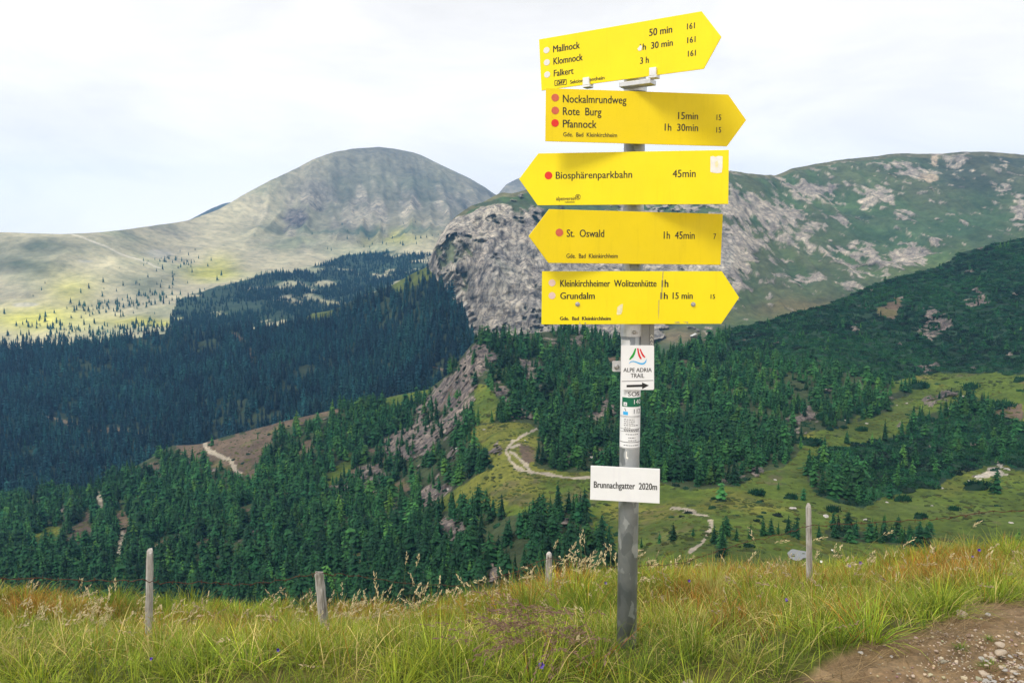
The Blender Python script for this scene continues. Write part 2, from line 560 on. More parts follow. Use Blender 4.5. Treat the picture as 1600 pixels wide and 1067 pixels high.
R2 = [((1268, 303, 38, 15), 1.2), ((1370, 308, 28, 17), 1.1), ((1440, 275, 34, 12), .9), ((1460, 250, 7, 18), .9), ((1405, 262, 34, 8), .7), ((1165, 330, 46, 20), 1.15), ((1150, 400, 30, 55), 1.05), ((1205, 345, 48, 26), .9),
      ((1245, 375, 32, 16), .75), ((1170, 380, 30, 25), .9), ((1235, 280, 20, 6), .7), ((1350, 410, 50, 28), .75), ((1420, 400, 36, 22), .85), ((1240, 440, 50, 10), .8), ((1145, 455, 14, 22), 1.1), ((1300, 345, 22, 8), .6), ((1595, 330, 12, 22), .9),
      ((1270, 360, 22, 10), .6), ((1330, 455, 40, 12), .6), ((1410, 340, 12, 12), .6), ((1080, 300, 60, 30), .7), ((1060, 400, 60, 50), .7), ((830, 330, 40, 25), .7), ((1000, 330, 60, 30), .7), ((1490, 260, 20, 30), .4), ((1560, 300, 20, 25), .5)]
def paint_l2(PX, PY, P, D):
    n = fbm(P * 0.010, 5, 31)
    n2 = fbm(P * 0.035, 5, 32)
    n3 = fbm(np.stack([P[..., 0] * 0.05 + P[..., 2] * 0.045, P[..., 1] * 0.03, P[..., 2] * 0.014 - P[..., 0] * 0.012], -1), 4, 33)
    c = paint_base(PX.shape, (0.062, 0.105, 0.05))
    lay(c, smooth01(n, -0.1, 0.45) * .7, (0.105, 0.125, 0.06))
    lay(c, smooth01(n2, 0.1, 0.4) * .5, (0.05, 0.075, 0.05))
    lay(c, smooth01(340 - PY, 0, 70) * smooth01(PX, 1380, 1500), (0.055, 0.07, 0.055))
    lay(c, (PY < L2_ridge(PX) + 7) * .8, (0.15, 0.14, 0.085))
    gu = ridged(gully(P), 4, 53)
    lay(c, smooth01(gu, .15, .6) * .55 * smooth01(PX, 1080, 1180), (0.095, 0.105, 0.065))
    lay(c, smooth01(-gu, .1, .5) * .5 * smooth01(PX, 1080, 1180), (0.045, 0.075, 0.05))
    lay(c, blob(PX, PY, 1500, 430, 110, 40) * .8, (0.10, 0.14, 0.045))
    lay(c, blob(PX, PY, 1250, 485, 90, 14), (0.135, 0.12, 0.065))
    lay(c, blob(PX, PY, 1450, 370, 150, 40) * .6, (0.05, 0.105, 0.06))
    lay(c, blob(PX, PY, 1060, 525, 50, 14), (0.17, 0.14, 0.09))
    m = 0
    for b_, k in R2:
        m = np.maximum(m, blob(PX, PY, *b_) * k)
    n4 = fbm(np.stack([P[..., 0] * 0.13 + P[..., 2] * 0.06, P[..., 1] * 0.08, P[..., 2] * 0.07 - P[..., 0] * .03], -1), 4, 34)
    rk = smooth01(m * 1.15 + 0.45 * n3 + 0.25 * n2 + 1.15 * n4 + .22 * gu, 0.55, 0.80)
    rk = np.maximum(rk, smooth01(n3 * .7 + n4 + n2 * .3, 0.58, 0.75) * (PX > 1130) * .8)
    lay(c, rk, (0.37, 0.335, 0.305), 0.75)
    lay(c, smooth01(blob(PX, PY, 1460, 248, 7, 16) + blob(PX, PY, 1450, 282, 22, 10), .5, .7), (0.37, 0.31, 0.25), 0.7)
    cl = inpoly(PX + 10 * n2, PY + 14 * n2, CLIFF)
    lay(c, cl * (1 - smooth01(n3 + .5 * n + .5 * n4, 0.30, 0.5) * 0.85), (0.385, 0.355, 0.325), 1.0)
    lay(c, cl * smooth01(fbm(np.stack([P[..., 0] * .10 + P[..., 2] * .018, P[..., 1] * .06, P[..., 2] * .012], -1), 4, 35), .16, .36) * .65, (0.15, 0.145, 0.14), 1.0)
    lay(c, smooth01(blob(PX, PY, 755, 319, 40, 6) + .8 * blob(PX, PY, 815, 330, 22, 26) + .6 * blob(PX, PY, 745, 360, 16, 26) + .6 * blob(PX, PY, 800, 425, 40, 10) + .6 * blob(PX, PY, 730, 425, 22, 9) + .5 * n2 + .5 * n4, .5, .8), (0.06, 0.082, 0.05))
    lay(c, cl * smooth01(fbm(P * np.array([.012, .012, .008]), 3, 57), -.05, .35) * .6, (0.43, 0.41, 0.385), 0.8)
    lay(c, cl * smooth01(fbm(P * np.array([.016, .016, .006]), 3, 58), .1, .4) * .3, (0.20, 0.20, 0.215), 1.0)
    # pale scree fan at the foot of the wall
    st = np.sin((PX * 0.55 + PY * 0.5) * 0.9 + 3 * n2)
    fan = inpoly(PX, PY, [(688, 432), (708, 424), (730, 470), (745, 500), (738, 540), (728, 520), (715, 475)])
    lay(c, fan * smooth01(st, -0.5, 0.3), (0.66, 0.63, 0.58), 0.35)
    fan2 = inpoly(PX, PY, [(728, 485), (745, 488), (760, 520), (735, 560)])
    lay(c, fan2 * smooth01(n2, -.1, .2), (0.6, 0.57, 0.54), 0.5)
    return c
def gully(P):
    return np.stack([P[..., 0] * 0.024 + P[..., 2] * .006 + .5 * fbm(P * .006, 2, 52), P[..., 1] * 0.005, P[..., 2] * 0.004], -1)
def relief_l2(PX, PY, P, D, col):
    wv = fbm(P * .02, 3, 45)[..., None] * 14
    q = (P + wv) * np.array([1, 1, .62])
    return (9 * tri(q[..., 0] / 46 + .35 * fbm(P * .012, 2, 48)) + 8 * tri((q[..., 0] * .6 + q[..., 2] * 1.2) / 60 + .4 * fbm(P * .01, 2, 49)) + 5 * tri(q[..., 2] / 21 + .5 * fbm(P * .015, 2, 50)) + 7 * ridged(q * 0.021, 3, 41) + 3.0 * tri((q[..., 0] - .5 * q[..., 2]) / 17 + .5 * fbm(P * .03, 2, 59)) + 2.2 * tri(q[..., 0] / 9 + .6 * fbm(P * .05, 2, 60)) + 2.0 * ridged(q * 0.07, 3, 44) + 1.2 * ridged(P * np.array([.16, .16, .09]), 2, 47) + 1.5 * fbm(P * np.array([.05, .05, .3]), 3, 46)) * col[..., 3] * (.3 + .7 * (1 - smooth01(PX, 1000, 1120))), 5 * fbm(P * 0.012, 4, 42) + 2 * fbm(P * .05, 3, 43) + (9 * ridged(gully(P), 4, 53) + 2.5 * ridged(P * .03, 3, 54)) * smooth01(PX, 1080, 1180)
L2 = sheet('cliff_ridge', np.concatenate([np.linspace(640, 1150, 300)[:-1], np.linspace(1150, 2000, 400)]), L2_bot, L2_ridge, L2_D, 210, paint_l2, m_cirque, relief=relief_l2)

# --- wooded slope across the valley
m_valley = terrain_mat('valley_ground', 0.02, 0.1, 0.08, 2.0)
L3_ridge = curve([(-400, 560), (0, 548), (140, 537), (200, 531), (280, 518), (400, 514), (460, 505), (490, 489), (520, 484), (555, 468), (610, 446), (645, 426), (668, 416), (682, 436), (700, 458), (722, 485), (735, 515), (745, 565), (800, 640)])
L3_bot = curve([(-400, 850), (0, 840), (300, 770), (500, 710), (650, 670), (740, 620), (800, 660)])
L3_D = rbf([(-400, 560), (0, 548), (300, 518), (520, 484), (668, 416), (735, 515), (0, 840), (300, 770), (600, 660), (0, 650), (400, 600), (700, 540), (650, 500), (-400, 850), (800, 640)],
           [900, 920, 950, 950, 880, 720, 520, 560, 600, 730, 760, 710, 800, 520, 640], 50)
def cover_l3(PX, PY, P):
    n = fbm(P * 0.02, 4, 51)
    n2 = fbm(P * 0.06, 3, 52)
    grass = inpoly(PX + 4 * n, PY + 3 * n, [(474, 497), (498, 480), (524, 476), (519, 496), (500, 502)]) | inpoly(PX + 5 * n, PY + 4 * n, [(600, 448), (640, 418), (675, 408), (690, 432), (665, 440), (630, 448)])
    bare = (dist_line(PX + 4 * n2, PY + 3 * n2, [(355, 515), (375, 535), (392, 560), (405, 580), (415, 582)]) < 6) & (n2 > -0.3)
    track = dist_line(PX, PY, [(0, 640), (60, 648), (130, 660), (200, 670), (260, 682)]) < 3.2 + 2 * n
    track |= dist_line(PX, PY, [(625, 584), (650, 580), (680, 580), (700, 582)]) < 1.6
    return grass, bare, track & (n2 > -0.25)
def paint_l3(PX, PY, P, D):
    g, b_, t = cover_l3(PX, PY, P)
    c = paint_base(PX.shape, (0.035, 0.05, 0.028))
    lay(c, g * 1.0, (0.10, 0.125, 0.035))
    lay(c, b_ * .8, (0.13, 0.095, 0.07))
    lay(c, t * .8, (0.20, 0.15, 0.11))
    return c
L3 = sheet('valley_slope', np.linspace(-400, 800, 420), L3_bot, L3_ridge, L3_D, 180, paint_l3, m_valley, relief=lambda PX, PY, P, D, c: (0 * D, 14 * fbm(P * 0.008, 3, 55) + 4 * fbm(P * .03, 2, 56)))

# --- near slope: forest, rock ribs, meadow with paths
m_near = terrain_mat('near_slope_ground', 0.05, 0.5, 0.26, 0.9)
L4_ridge = curve([(-400, 805), (0, 785), (75, 772), (140, 770), (170, 750), (200, 736), (270, 700), (315, 696), (380, 678), (435, 660), (480, 650), (520, 640), (575, 630), (620, 617), (670, 608), (700, 585), (715, 565), (735, 540), (748, 528), (760, 531), (800, 524), (850, 519), (910, 517), (960, 532), (1000, 556), (1060, 551), (1110, 532), (1150, 512), (1200, 500), (1300, 473), (1375, 441), (1475, 415), (1500, 395), (1540, 385), (1600, 371), (1800, 335), (2000, 310)])
L4_bot = curve([(-400, 1010), (2000, 1010)])
_c4 = [(-400, 805, 430), (-400, 930, 260), (-400, 1010, 180), (0, 1010, 180), (700, 1010, 140), (1200, 1010, 105), (1600, 1010, 95), (2000, 1010, 95), (0, 900, 255), (0, 785, 420), (200, 800, 355), (200, 736, 430), (315, 696, 440), (480, 650, 450), (400, 800, 320), (400, 900, 235),
       (600, 620, 465), (670, 608, 440), (600, 800, 290), (600, 900, 215), (740, 532, 430), (700, 620, 395), (640, 720, 350), (780, 770, 235), (800, 700, 280), (760, 640, 335), (830, 670, 310), (700, 850, 225), (900, 860, 178), (900, 600, 375), (850, 519, 465),
       (1000, 750, 240), (1000, 680, 300), (1000, 556, 430), (1100, 850, 152), (1100, 700, 288), (1150, 512, 480), (1300, 473, 505), (1475, 415, 545), (1600, 371, 565), (1240, 640, 328), (1340, 700, 280), (1300, 800, 200), (1250, 862, 150), (1600, 600, 335), (1600, 700, 268), (1600, 800, 200), (1450, 550, 415), (1600, 850, 165), (2000, 310, 600), (2000, 700, 290)]
_l4 = rbf([c[:2] for c in _c4], [math.log(c[2]) for c in _c4], 45)
L4_D = lambda x, y: np.exp(_l4(x, y))

BARES = [[(268, 712), (280, 698), (315, 692), (380, 676), (430, 657), (525, 634), (528, 648), (440, 680), (412, 712), (385, 742), (345, 735), (300, 728)],
         [(100, 850), (105, 832), (135, 810), (130, 795), (142, 802), (140, 825), (122, 850)], [(215, 730), (245, 720), (255, 732), (230, 738)],
         [(465, 712), (470, 692), (493, 680), (488, 708)], [(176, 802), (198, 800), (196, 828), (182, 830)], [(1555, 640), (1600, 630), (1600, 660), (1565, 655)], [(815, 700), (838, 705), (845, 730), (820, 733)],
         [(1375, 500), (1400, 495), (1410, 470), (1395, 465), (1372, 490)], [(300, 845), (330, 835), (335, 850), (310, 860)], [(540, 880), (560, 860), (570, 885)], [(610, 760), (630, 745), (640, 765)]]
GREENS = [[(46, 840), (75, 820), (98, 822), (97, 846), (75, 856), (52, 856)], [(0, 800), (18, 796), (15, 805), (0, 808)], [(588, 622), (665, 608), (672, 612), (640, 635), (620, 640), (600, 636)],
          [(503, 742), (548, 708), (552, 735), (512, 765)], [(733, 645), (750, 600), (765, 605), (788, 635), (775, 662), (742, 664)],
          [(668, 792), (720, 762), (780, 738), (760, 720), (735, 690), (748, 668), (830, 662), (848, 680), (842, 735), (870, 742), (960, 745), (1010, 755), (1080, 765), (1140, 760), (1240, 715), (1245, 690), (1330, 650), (1395, 600), (1470, 583), (1600, 585), (2000, 570), (2000, 1010), (930, 1010), (945, 840), (900, 788), (850, 800), (700, 800)],
          [(1040, 520), (1110, 505), (1120, 512), (1060, 545)]]
FORESTS = [[(1252, 742), (1262, 722), (1285, 704), (1335, 702), (1350, 690), (1385, 680), (1430, 655), (1480, 650), (1560, 652), (1600, 664), (2000, 650), (2000, 740), (1590, 738), (1570, 725), (1540, 728), (1500, 742), (1470, 762), (1440, 762), (1380, 770), (1345, 790), (1310, 782), (1280, 772)],
           [(690, 845), (770, 832), (840, 834), (862, 806), (900, 790), (925, 808), (948, 880), (900, 1000), (660, 1000)],
           [(1330, 655), (1400, 605), (1430, 598), (1410, 618), (1360, 650)], [(1420, 655), (1510, 625), (1590, 640), (1560, 655)], [(1115, 870), (1110, 845), (1125, 845), (1128, 870)],
           [(1290, 822), (1450, 830), (1452, 852), (1400, 848), (1290, 838)]]
ROCKS = [[(648, 650), (668, 618), (700, 600), (718, 575), (732, 540), (750, 534), (772, 545), (778, 562), (760, 580), (750, 600), (735, 640), (728, 662), (700, 680), (672, 702), (655, 712), (648, 690)],
         [(606, 710), (610, 690), (640, 672), (655, 700), (650, 715), (640, 722), (615, 715)], [(560, 745), (565, 730), (600, 728), (602, 742), (585, 770), (572, 770)], [(510, 790), (520, 765), (548, 748), (545, 768), (520, 796)],
         [(635, 785), (640, 772), (690, 752), (712, 762), (660, 786)], [(678, 850), (682, 818), (725, 805), (730, 830), (705, 850)], [(770, 622), (772, 606), (800, 602), (796, 625)], [(800, 652), (802, 644), (828, 634), (832, 650)],
         [(808, 556), (845, 566), (852, 590), (848, 612), (832, 600), (815, 575)], [(890, 542), (895, 520), (915, 514), (912, 540)], [(925, 655), (932, 632), (950, 620), (962, 640), (950, 652)],
         [(755, 705), (785, 695), (790, 720), (768, 722)], [(690, 715), (712, 700), (725, 705), (712, 720)], [(1228, 665), (1235, 650), (1250, 648), (1247, 625), (1260, 625), (1262, 642), (1280, 642), (1258, 665)], [(1325, 604), (1345, 595), (1340, 608)],
         [(1440, 580), (1470, 562), (1485, 560), (1470, 572), (1450, 585)], [(1440, 625), (1500, 612), (1500, 622), (1450, 632)], [(1430, 520), (1440, 505), (1490, 495), (1480, 515), (1450, 535)], [(1440, 490), (1455, 480), (1470, 490), (1450, 505)],
         [(1383, 675), (1400, 655), (1400, 668)], [(1520, 750), (1560, 722), (1582, 738), (1545, 750)], [(1175, 738), (1190, 728), (1196, 738), (1182, 744)], [(640, 880), (655, 885), (665, 930), (640, 935)], [(760, 870), (775, 870), (778, 905), (762, 905)],
         [(1515, 385), (1530, 372), (1540, 385), (1520, 395)], [(1330, 520), (1345, 515), (1342, 524)], [(860, 805), (880, 800), (885, 815), (868, 820)], [(1325, 575), (1335, 570), (1333, 580)], [(1355, 395), (1372, 385), (1375, 395)], [(1500, 470), (1530, 455), (1540, 465), (1515, 480)]]
PATHS = [([(318, 693), (326, 705), (345, 714), (360, 722), (376, 742)], 3.2), ([(146, 766), (155, 776), (158, 790), (158, 812)], 4.0), ([(190, 828), (190, 846), (184, 862), (187, 880)], 4.2),
         ([(840, 671), (822, 679), (806, 690), (795, 702), (790, 712), (797, 724), (806, 733), (822, 738), (860, 744), (920, 752)], 2.0), ([(812, 700), (800, 705), (792, 706)], 2.2), ([(797, 712), (812, 722), (832, 740)], 2.2),
         ([(1050, 789), (1085, 796), (1103, 804), (1112, 815), (1107, 830), (1094, 848), (1078, 864)], 3.4)]
BLINES = [([(1555, 738), (1535, 748)], 3)]

def cover_l4(PX, PY, P):
    """0 meadow 1 forest 2 scrub 3 rock 4 bare 5 path"""
    w1 = fbm(P * 0.03, 3, 61); w2 = fbm(P * 0.09, 3, 62); w3 = fbm(P * 0.25, 2, 63)
    X = PX + 12 * w1 + 7 * w2; Y = PY + 8 * w1 + 5 * w2
    k = np.ones(PX.shape, np.int8)
    k[(X > 1135) & (Y < 610 - (X - 1135) * 0.02) & (Y < 560 + smooth01(X, 1200, 1500) * 60)] = 2
    for p in GREENS:
        k[inpoly(X, Y, p)] = 0
    for p in FORESTS:
        k[inpoly(X, Y, p)] = 1
    k[inpoly(X, Y, FORESTS[0]) & (w1 + .5 * w2 > -.35)] = 2
    for p in BARES:
        k[inpoly(X, Y, p)] = 4
    for p in ROCKS:
        k[inpoly(X + 9 * w3 + 6 * w2, Y + 9 * w3 + 5 * w2, p) & (w3 + .6 * w2 > -.34)] = 3
    # small outcrops lost in the woods and the scrub
    k[((k == 1) | (k == 2)) & (w2 + 0.5 * w3 > 0.70)] = 3
    k[(k == 1) & (w1 - .3 * w2 > 0.62)] = 4
    for pl, wd in PATHS:
        k[dist_line(PX + 2 * w2, PY + 2 * w3, pl) < wd * (1 + 0.7 * w2 + .6 * w3)] = 5
    return k, w1, w2, w3
def paint_l4(PX, PY, P, D):
    k, w1, w2, w3 = cover_l4(PX, PY, P)
    c = paint_base(PX.shape, GRASS)
    lay(c, smooth01(w1 + .4 * w2, 0.05, .5) * .8, GRASS_Y)
    lay(c, smooth01(-w1 + .3 * w2, 0.15, .5) * .7, (0.075, 0.105, 0.026))
    lay(c, smooth01(w2 + w3, .55, .9) * .5, BARE)
    lay(c, (inpoly(PX + 14 * w2, PY + 9 * w1, [(950, 800), (1040, 795), (1085, 808), (1085, 840), (1000, 880), (950, 870)]) | inpoly(PX + 14 * w2, PY + 9 * w1, [(790, 755), (900, 760), (930, 790), (850, 795), (760, 780)])) * smooth01(w2 + w3, -.5, .5) * .75, (0.115, 0.10, 0.05))
    lay(c, smooth01(w3 - w2, .3, .6) * .5, (0.055, 0.085, 0.02))
    lay(c, (k == 1) * 1.0, (0.045, 0.062, 0.03))
    lay(c, (k == 2) * 1.0, (0.022, 0.05, 0.03))
    lay(c, (k == 4) * 1.0, BARE)
    lay(c, (k == 4) * smooth01(w2, 0.1, 0.4) * .6, (0.11, 0.11, 0.04))
    lay(c, (k == 3) * 1.0, ROCK, 1.0)
    lay(c, (k == 3) * inpoly(PX, PY, [(1510, 760), (1560, 715), (1600, 738), (1545, 760)]), (0.44, 0.40, 0.36), 0.4)
    lay(c, (k == 5) * 1.0, PATH)
    return c
POND = at(1247, 866, 150.0)
def relief_l4(PX, PY, P, D, col):
    q = P * np.array([1, 1, .55])
    return (5.5 * ridged(q * 0.06, 4, 71)) * col[..., 3], 2.2 * fbm(P * 0.03, 4, 72) + 0.6 * fbm(P * 0.16, 3, 73)
def post_l4(P):
    d = np.hypot((P[..., 0] - POND[0]) / 4.5, (P[..., 1] - POND[1]) / 5.5)
    wgt = 1 - smooth01(d, 0.8, 1.9)
    P[..., 2] = P[..., 2] * (1 - wgt) + (POND[2] - 0.12) * wgt
    return P
L4 = sheet('near_slope', np.linspace(-400, 2000, 1100), L4_bot, L4_ridge, L4_D, 300, paint_l4, m_near, relief=relief_l4, post=post_l4,
           backs=((0.02, -0.005), (0.08, -0.03), (0.25, -0.10), (0.5, -0.22)))
PX4, PY4, P4, D4 = L4
K4 = cover_l4(PX4, PY4, at(PX4, PY4, D4))[0]

def l4_point(px, py):
    j = np.clip(np.searchsorted(PX4[0], px), 0, PX4.shape[1] - 1)
    i = np.argmin(np.abs(PY4[:, j] - py))
    return P4[i, j]

# pond
m_water, ntw, bw, ow = mat_new('pond_water')
bw.inputs['Base Color'].default_value = (0.16, 0.17, 0.17, 1)
bw.inputs['Roughness'].default_value = 0.12
ntg = ntw.nodes.new('ShaderNodeNewGeometry')
bpw = ntw.nodes.new('ShaderNodeBump'); bpw.inputs['Strength'].default_value = 0.15; bpw.inputs['Distance'].default_value = 0.05
ntw.links.new(noise(ntw, 1.5, 3, 0.6, ntg.outputs['Position']), bpw.inputs['Height'])
ntw.links.new(bpw.outputs[0], bw.inputs['Normal'])
ang = np.linspace(0, 2 * math.pi, 41)[:-1]
rr = 1 + 0.22 * np.sin(ang * 2 + .6) + 0.13 * np.sin(ang * 3 + 2) + .06 * np.sin(ang * 5)
pv = [(POND[0] + 2.0 * r_ * math.cos(a), POND[1] + 2.9 * r_ * math.sin(a), POND[2]) for a, r_ in zip(ang, rr)]
bm_ = MB(); bm_.mesh([Vector(p) for p in pv], [tuple(range(40))])
bm_.build('water', m_water, kind='structure')

# ------------------------------------------------------------------ local hillside (where the camera stands)
_g = []
def gp(px, py, D, dz=0.0):
    p = at(px, py, D); _g.append((p[0], p[1], p[2] + dz))
for x in (-7, -3, 0, 3, 7):
    for y in (-6, -2, 0.8):
        _g.append((x, y, 0.0 - 0.02 * abs(x)))
gp(0, 1075, 2.75); gp(400, 1075, 2.7); gp(800, 1075, 2.65); gp(1100, 1075, 2.6); gp(1400, 1067, 2.6); gp(1600, 1067, 2.55); gp(1600, 980, 3.1); gp(1450, 990, 3.1)
gp(979, 1010, 3.05); gp(700, 1030, 3.2); gp(400, 1030, 3.3); gp(100, 1030, 3.3)
gp(234, 985, 5.26, -.1); gp(500, 980, 6.2, -.12); gp(858, 910, 7.5, -.12); gp(1263, 900, 6.8, -.1)
gp(1100, 960, 4.6, -.08); gp(1350, 950, 4.4, -.06); gp(1560, 925, 4.5, -.05); gp(700, 985, 4.8, -.1)
for px, py, D in ((-100, 988, 6.6), (60, 988, 6.6), (400, 988, 7.2), (620, 974, 7.8), (760, 950, 8.2), (900, 912, 8.6), (1100, 902, 8.6), (1300, 892, 8.4), (1500, 876, 8.2), (1700, 858, 8.0)):
    gp(px, py, D, -.14)
_g = np.array(_g)
_gf = rbf(_g[:, :2], _g[:, 2], 1.2)
def ground(x, y):
    x = np.asarray(x, float); y = np.asarray(y, float)
    yl = np.minimum(y, 8.8); xl = np.clip(x, -9, 9)
    z = _gf(xl, yl)
    ov = np.maximum(y - 8.8, 0)
    z = z - (0.30 * np.minimum(ov, 1.2) + 0.62 * np.maximum(ov - 1.2, 0))
    p = np.stack([x, y, 0 * x], -1)
    return z + 0.05 * fbm(p * 0.9, 3, 81) + 0.012 * fbm(p * 6, 2, 82)

def hit(px, py, lift=0.0):
    Ds = np.linspace(1.6, 12, 900)
    P = at(np.full(900, px), np.full(900, py), Ds)
    g = ground(P[:, 0], P[:, 1]) + lift
    i = np.argmax(P[:, 2] <= g)
    return P[i] if P[i, 2] <= g[i] else P[np.argmin(P[:, 2] - g)]

DIRT = [(1190, 1090), (1225, 1066), (1262, 1052), (1290, 1030), (1325, 1016), (1350, 1000), (1385, 984), (1430, 975), (1485, 962), (1515, 952), (1560, 952), (1600, 946), (1900, 925), (4200, 900), (4200, 1900), (1190, 1900)]
def dirt_mask(x, y):
    z = ground(x, y)
    px, py = to_px(np.stack([x, y, z], -1))
    p = np.stack([np.asarray(x, float), np.asarray(y, float), 0 * np.asarray(x, float)], -1)
    n = fbm(p * 2.2, 3, 85)
    infront = np.asarray(y) > 1.0
    return np.where(infront, inpoly(px + 26 * n, py + 14 * n, DIRT), np.asarray(x) > -2.0 + n)

xs = np.concatenate([np.linspace(-160, -9, 40)[:-1], np.linspace(-9, 9, 420), np.linspace(9, 160, 40)[1:]])
ys = np.concatenate([np.linspace(-8, 1.5, 30)[:-1], np.linspace(1.5, 10, 330), np.geomspace(10, 120, 60)[1:]])
GX, GY = np.meshgrid(xs, ys)
GZ = ground(GX, GY)
dm = dirt_mask(GX, GY)
pn = np.stack([GX, GY, 0 * GX], -1)
GZ = GZ + np.where(dm, 0.022 * fbm(pn * 9, 3, 86) + 0.016 * fbm(pn * 30, 2, 87) - 0.03, 0)
gc = paint_base(GX.shape, (0.075, 0.085, 0.02))
lay(gc, smooth01(fbm(pn * 1.2, 3, 88), -.1, .4) * .7, (0.13, 0.10, 0.035))
lay(gc, dm * 1.0, (0.205, 0.142, 0.084))
lay(gc, dm * smooth01(fbm(pn * 3, 3, 89), 0, .4) * .6, (0.31, 0.225, 0.145))
lay(gc, dm * smooth01(fbm(pn * 7, 3, 84), .1, .4) * .6, (0.13, 0.08, 0.045))
idx = np.arange(GX.size).reshape(GX.shape)
fq = np.stack([idx[:-1, :-1], idx[:-1, 1:], idx[1:, 1:], idx[1:, :-1]], -1).reshape(-1, 4)
m_soil = terrain_mat('hillside_soil', 5.0, 45.0, 60.0, 0.004)
link('ground', np_mesh('ground', np.stack([GX, GY, GZ], -1).reshape(-1, 3), fq, [m_soil], gc.reshape(-1, 4), smooth=True), kind='structure')
# wide valley floor under everything, to the horizon
bm_ = MB(); bm_.mesh([Vector((-3300, -250, -420)), Vector((3300, -250, -420)), Vector((3300, 3850, -420)), Vector((-3300, 3850, -420))], [(0, 1, 2, 3)])
bm_.build('terrain', simple('valley_floor', (0.06, 0.08, 0.04), 0.95, var=0.3, scale=0.01), kind='structure')

# ------------------------------------------------------------------ conifers
def make_conifer(nt_, nb, seed, rad=0.21, pw=0.8):
    """unit-height spruce: crown of drooping boughs round a dark core, and a trunk. returns crown V,F,col and trunk V,F"""
    g = np.random.default_rng(seed)
    V, Fc, C = [], [], []
    lean = g.normal(0, 0.02, 2)
    ph = g.uniform(0, 6.28, 3)
    lop = lambda a, zz: 1 + .22 * math.sin(a + ph[0]) + .2 * math.sin(2 * a + ph[1] + 5 * zz) + .14 * math.sin(9 * zz + ph[2])
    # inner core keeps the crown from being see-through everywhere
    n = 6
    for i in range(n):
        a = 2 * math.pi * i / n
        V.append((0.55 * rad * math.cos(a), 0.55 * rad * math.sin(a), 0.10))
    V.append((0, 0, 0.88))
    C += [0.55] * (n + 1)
    for i in range(n):
        Fc.append((i, (i + 1) % n, n))
    for t in range(nt_):
        s = (t + g.uniform(-.25, .25)) / nt_
        z = 0.07 + 0.86 * s
        r = rad * (1 - s) ** pw * g.uniform(0.8, 1.15) + 0.012
        if s < 0.12:
            r *= 0.8
        m = max(4, int(round(nb * (1 - 0.5 * s))))
        a0 = g.uniform(0, 6.28)
        for b in range(m):
            if g.random() < 0.08:
                continue
            a = a0 + 2 * math.pi * (b + g.uniform(-.25, .25)) / m
            rr = r * g.uniform(0.7, 1.2) * lop(a, s)
            wd = 2 * math.pi / m * 0.62 * rr * g.uniform(.8, 1.15)
            dz = -rr * g.uniform(0.25, 0.6)
            ca, sa = math.cos(a), math.sin(a)
            zz = z + 0.5 / nt_ * g.uniform(0, 1)
            k = len(V)
            V.append((lean[0] * zz, lean[1] * zz, zz + 0.03))
            for fr, sd_, dd in ((0.62, 1, dz * .75), (1.0, 0, dz), (0.62, -1, dz * .75)):
                V.append((ca * rr * fr - sa * wd * .5 * sd_ + lean[0] * zz, sa * rr * fr + ca * wd * .5 * sd_ + lean[1] * zz, zz + dd - abs(sd_) * 0.008))
            br = g.uniform(0.8, 1.2)
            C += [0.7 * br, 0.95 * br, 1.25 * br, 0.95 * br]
            Fc.append((k, k + 1, k + 2)); Fc.append((k, k + 2, k + 3))
    k = len(V)
    V += [(-0.012, 0, 0.9), (0.012, 0, 0.9), (0, 0.0, 1.0), (0, -0.012, 0.9), (0, 0.012, 0.9)]
    C += [1.1] * 5
    Fc += [(k, k + 1, k + 2), (k + 3, k + 4, k + 2)]
    TV, TF = [], []
    for zt, rt in ((-0.05, 0.022), (0.5, 0.012)):
        for i in range(5):
            a = 2 * math.pi * i / 5
            TV.append((rt * math.cos(a), rt * math.sin(a), zt))
    for i in range(5):
        TF += [(i, (i + 1) % 5, 5 + (i + 1) % 5), (i, 5 + (i + 1) % 5, 5 + i)]
    return np.array(V), np.array(Fc), np.array(C), np.array(TV), np.array(TF)

def make_bush(nleaf, seed, flat=0.42):
    """dwarf-pine cushion, unit radius, spiky with upright shoots"""
    g = np.random.default_rng(seed)
    V, Fc, C = [], [], []
    lob = [(g.uniform(-.45, .45), g.uniform(-.45, .45), g.uniform(.45, .7)) for _ in range(5)]
    n = 8
    for ring, (rz, rs) in enumerate(((-.1, .92), (flat * .45, .72))):
        for i in range(n):
            a = 2 * math.pi * i / n
            q = rs * g.uniform(.8, 1.0)
            V.append((q * math.cos(a), q * math.sin(a), rz))
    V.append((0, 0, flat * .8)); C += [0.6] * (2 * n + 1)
    for i in range(n):
        j = (i + 1) % n
        Fc += [(i, j, n + j), (i, n + j, n + i), (n + i, n + j, 2 * n)]
    for _ in range(nleaf):
        lx, ly, lr = lob[g.integers(len(lob))]
        th = g.uniform(0, 6.28); u = g.uniform(0.0, 1)
        st = math.sqrt(max(0, 1 - u * u))
        c = np.array([lx + lr * st * math.cos(th), ly + lr * st * math.sin(th), flat * (0.25 + .75 * u) * g.uniform(.8, 1.05)])
        d = np.array([st * math.cos(th), st * math.sin(th), 0.6 + u]); d /= np.linalg.norm(d)
        d += g.normal(0, .25, 3)
        side = np.cross(d, [g.normal(), g.normal(), .3]); side /= np.linalg.norm(side) + 1e-9
        L = g.uniform(.16, .3); wd = g.uniform(.07, .13)
        k = len(V)
        V += [c - d * L * .6 - side * wd, c - d * L * .6 + side * wd, c + d * L * .6]
        br = g.uniform(.75, 1.25)
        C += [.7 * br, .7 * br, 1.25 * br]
        Fc.append((k, k + 1, k + 2))
    return np.array(V), np.array(Fc), np.array(C)

